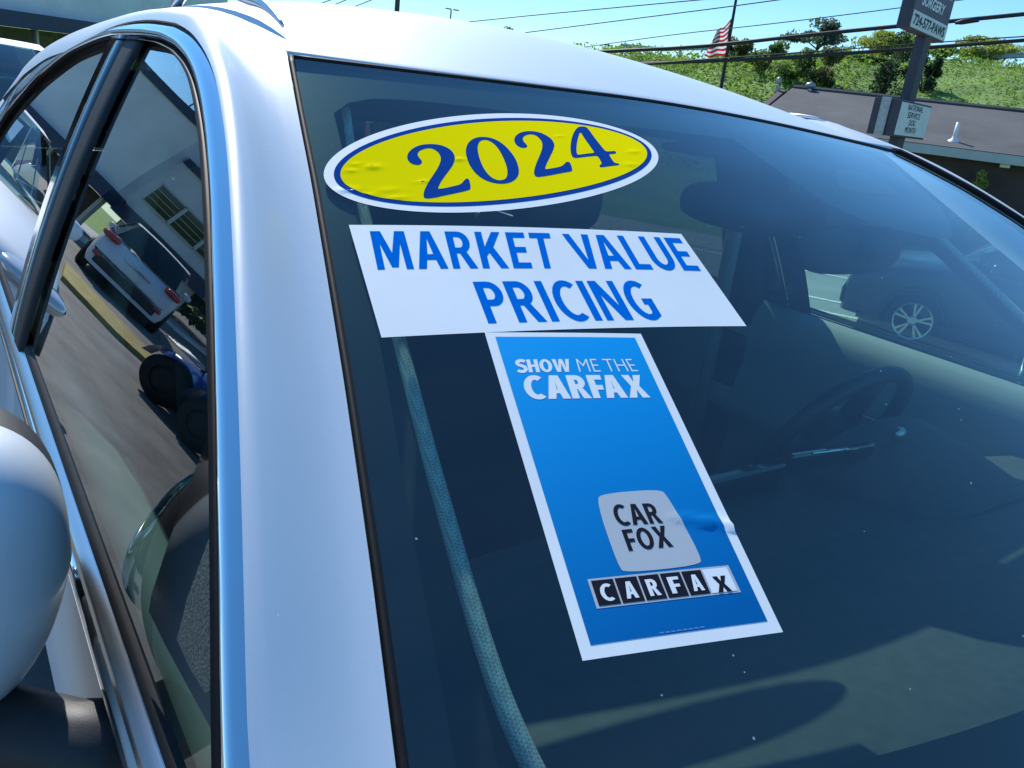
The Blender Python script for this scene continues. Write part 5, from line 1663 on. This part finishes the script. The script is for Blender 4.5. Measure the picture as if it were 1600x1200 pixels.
# price sheet inside its glass
s_ = MB(); 
sh_ = Vector((hp.x - 1.02, hp.y - .55, 1.20))
s_.add([sh_, sh_ + Vector((.46, 0, 0)), sh_ + Vector((.46, .14, .15)), sh_ + Vector((0, .14, .15))], [(0, 1, 2, 3)])
tag(s_.build('price_sheet', M['vinyl_white'], None, fix=False), 'white paper sheet lying inside the windshield of the white car', 'sheet')
sv = polar(-15.9, 18.3)
vehicle('silver_suv', 'pale silver SUV parked tail out by the dealership, mirrored in the side window', (sv.x, sv.y, 0), R(198), M['paint'], 1.66, 4.5, 1.85)
bpy.context.view_layer.update()

# small off-road buggies, mirrored in the side window
def atv(loc, rz, label):
    t = thing('quad_bike', label, 'quad bike', loc, rz, 'quad bikes beside the dealership')
    for sx_ in (-1, 1):
        for y in (-.62, .62):
            w_ = MB().lathe((sx_ * .44, y, .30), (sx_, 0, 0), [(.16, -.12), (.27, -.12), (.30, -.05), (.30, .05), (.27, .12), (.16, .12)], 24).build('wheel', M['tyre'], t, smooth=True)
            MB().lathe((sx_ * .44, y, .30), (sx_, 0, 0), [(.0, .07), (.15, .10), (.17, .08)], 16).build('rim', M['plastic'], w_, smooth=True)
            fn = [[Vector((sx_ * x, y + math.cos(a) * .38, .32 + math.sin(a) * .36)) for x in (.24, .58)] for a in [math.pi * (.08 + .84 * i / 8) for i in range(9)]]
            MB().grid(fn).build('mudguard', M['atv_blue'], t, smooth=True)
    MB().grid(pebble((0, -.1, .52), (.24, .85, .18), 3, 24, 12), closed_v=True).build('body', M['atv_blue'], t, smooth=True)
    MB().grid(pebble((0, .22, .76), (.17, .42, .09), 3, 20, 10), closed_v=True).build('seat', M['seat'], t, smooth=True)
    MB().tube([(-.42, -.32, 1.02), (-.15, -.42, .98), (.15, -.42, .98), (.42, -.32, 1.02)], .018, 8).build('handlebar', M['plastic'], t, smooth=True)
    MB().tube([(0, -.55, .6), (0, -.42, .98)], .03, 8).build('steering_column', M['plastic'], t, smooth=True)
    for y in (-.72, .78):
        b = MB()
        for k in range(5): b.tube([(-.36 + .18 * k, y - .22, .74), (-.36 + .18 * k, y + .22, .74)], .010, 6)
        b.tube([(-.40, y - .22, .74), (.40, y - .22, .74)], .012, 6).tube([(-.40, y + .22, .74), (.40, y + .22, .74)], .012, 6)
        b.build('rack', M['steel'], t, smooth=True)
    return t
q = polar(-24.8, 9.2); atv((q.x, q.y, 0), R(130), 'blue quad bike parked nearest the parked car, right of the silver SUV')
q = polar(-29.0, 8.4); atv((q.x, q.y, 0), R(140), 'blue quad bike standing behind the nearest quad bike')

# ================================================================== DEALERSHIP
P1 = Vector((CAM.x + 1.96 * 1.35, CAM.y + 24.9 * 1.35, 0)); WU = Vector((math.sin(R(45)), math.cos(R(45)), 0)); WN = Vector((math.cos(R(45)), -math.sin(R(45)), 0))   # wall direction and outward normal
if WN.dot(CAM - P1) < 0: WN = -WN
dl = thing('dealership', 'large grey dealership building with navy bands and a strip of shop windows', 'building', P1)
di = Matrix.Translation(P1).inverted()
def dpart(b, name, m, parent=None, **kw):
    o = b.build(name, m, parent or dl, **kw); o.matrix_parent_inverse = di; return o
def wq(t0, t1, z0, z1, off=0.0, th=.1):
    b = MB(); a, c = P1 + WU * t0 + WN * off, P1 + WU * t1 + WN * off
    return b.prism([a + Vector((0, 0, z0)), c + Vector((0, 0, z0)), c + Vector((0, 0, z1)), a + Vector((0, 0, z1))], -WN * th)
ZT, ZW, TC, TE = 5.45, 4.35, -11.4, -15.2      # parapets, corner between the blocks and the far end of the wing
dpart(wq(TC, 14, 1.98, ZT, 0, 8), 'wall', M['wall'])
dpart(wq(TE, TC, 1.98, ZW, -.5, 7), 'wall', M['wall'])
dpart(wq(TC - .1, 14.1, ZT, ZT + .30, .08, 8.2), 'coping', M['navy'])
dpart(wq(TE - .1, TC - .1, ZW, ZW + .26, -.42, 7.2), 'coping', M['navy'])
dpart(wq(TC - .1, 14.1, 1.52, 2.02, .45, 1.0), 'canopy_band', M['navy'])
dpart(wq(TE - .1, TC - .1, 1.46, 1.92, -.2, 1.0), 'canopy_band', M['navy'])
dpart(wq(TC, 14, -.2, .12, -.12, 3), 'plinth', M['wall'])
dpart(wq(TE, TC, -.2, .12, -.7, 3), 'plinth', M['wall'])
for t0 in [TC + .2 + 2.1 * k for k in range(12)]:
    w = dpart(wq(t0 + .06, t0 + 2.04, .14, 1.51, -.20, .04), 'window', M['shop_glass'])
    wq(t0 - .06, t0 + .055, .13, 1.52, -.10, .2).build('mullion', M['frame'], w)
for k in range(3):
    t0 = TE + .3 + 1.1 * k
    w = dpart(wq(t0, t0 + .95, 2.5, 3.3, -.46, .03), 'window', M['shop_glass'])
    b = wq(t0 - .05, t0 + 1.0, 3.3, 3.36, -.44, .06); c = wq(t0 - .05, t0 + 1.0, 2.44, 2.5, -.44, .06); b.add(c.v, c.f)
    for q_ in range(1, 4): c = wq(t0, t0 + .95, 2.5 + .2 * q_ - .012, 2.5 + .2 * q_ + .012, -.445, .02); b.add(c.v, c.f)
    b.build('frame', M['frame'], w)
gd = dpart(wq(TE + .4, TC - .3, .12, 1.45, -.66, .05), 'garage_door', M['frame'])
for k in range(3):
    wq(TE + .45, TC - .35, .15 + .43 * k, .55 + .43 * k, -.63, .03).build('door_panel', M['wall'], gd)
# floodlight on an arm over the coping
fa = P1 + WU * -10.2 + Vector((0, 0, ZT + .28))
fl_ = thing('floodlight', 'floodlight on a thin arm above the dealership roof edge, seen in the side window reflection', 'floodlight', fa)
MB().tube([(0, 0, 0), (0, 0, .5), tuple(WN * 1.3 + Vector((0, 0, .8)))], .03, 6).build('arm', M['steel'], fl_, smooth=True)
MB().box(tuple(WN * 1.45 + Vector((0, 0, .78))), (.45, .30, .12), Matrix.Rotation(.5, 3, 'Z')).build('lamp_head', M['steel'], fl_, bevel=.02)
# dry verge island with kerb between the cars
isl = [polar(-12, 12.0), polar(-16.5, 11.3), polar(-20.3, 11.4), polar(-21, 12.0), polar(-17.5, 13.0), polar(-12, 14.3)]
b = MB(); b.prism([Vector((p.x, p.y, -.01)) for p in isl], (0, 0, .09)); b.build('island', M['kerb_yellow'])['kind'] = 'structure'
# lawn behind the camera
b = MB(); b.add([(-50, -60, .02), (40, -60, .02), (4, -14, .02), (-50, -14, .02)], [(0, 1, 2, 3)]); up_build(b, 'lawn', M['grass'], 'structure')


hz = polar(-27, 33)
bush('clipped_hedge', 'dark hedge beyond the end of the dealership, seen only as a reflection', (hz.x, hz.y, 0), 2.2, 7.5, 'dark', 2600, .5, cat='hedge')
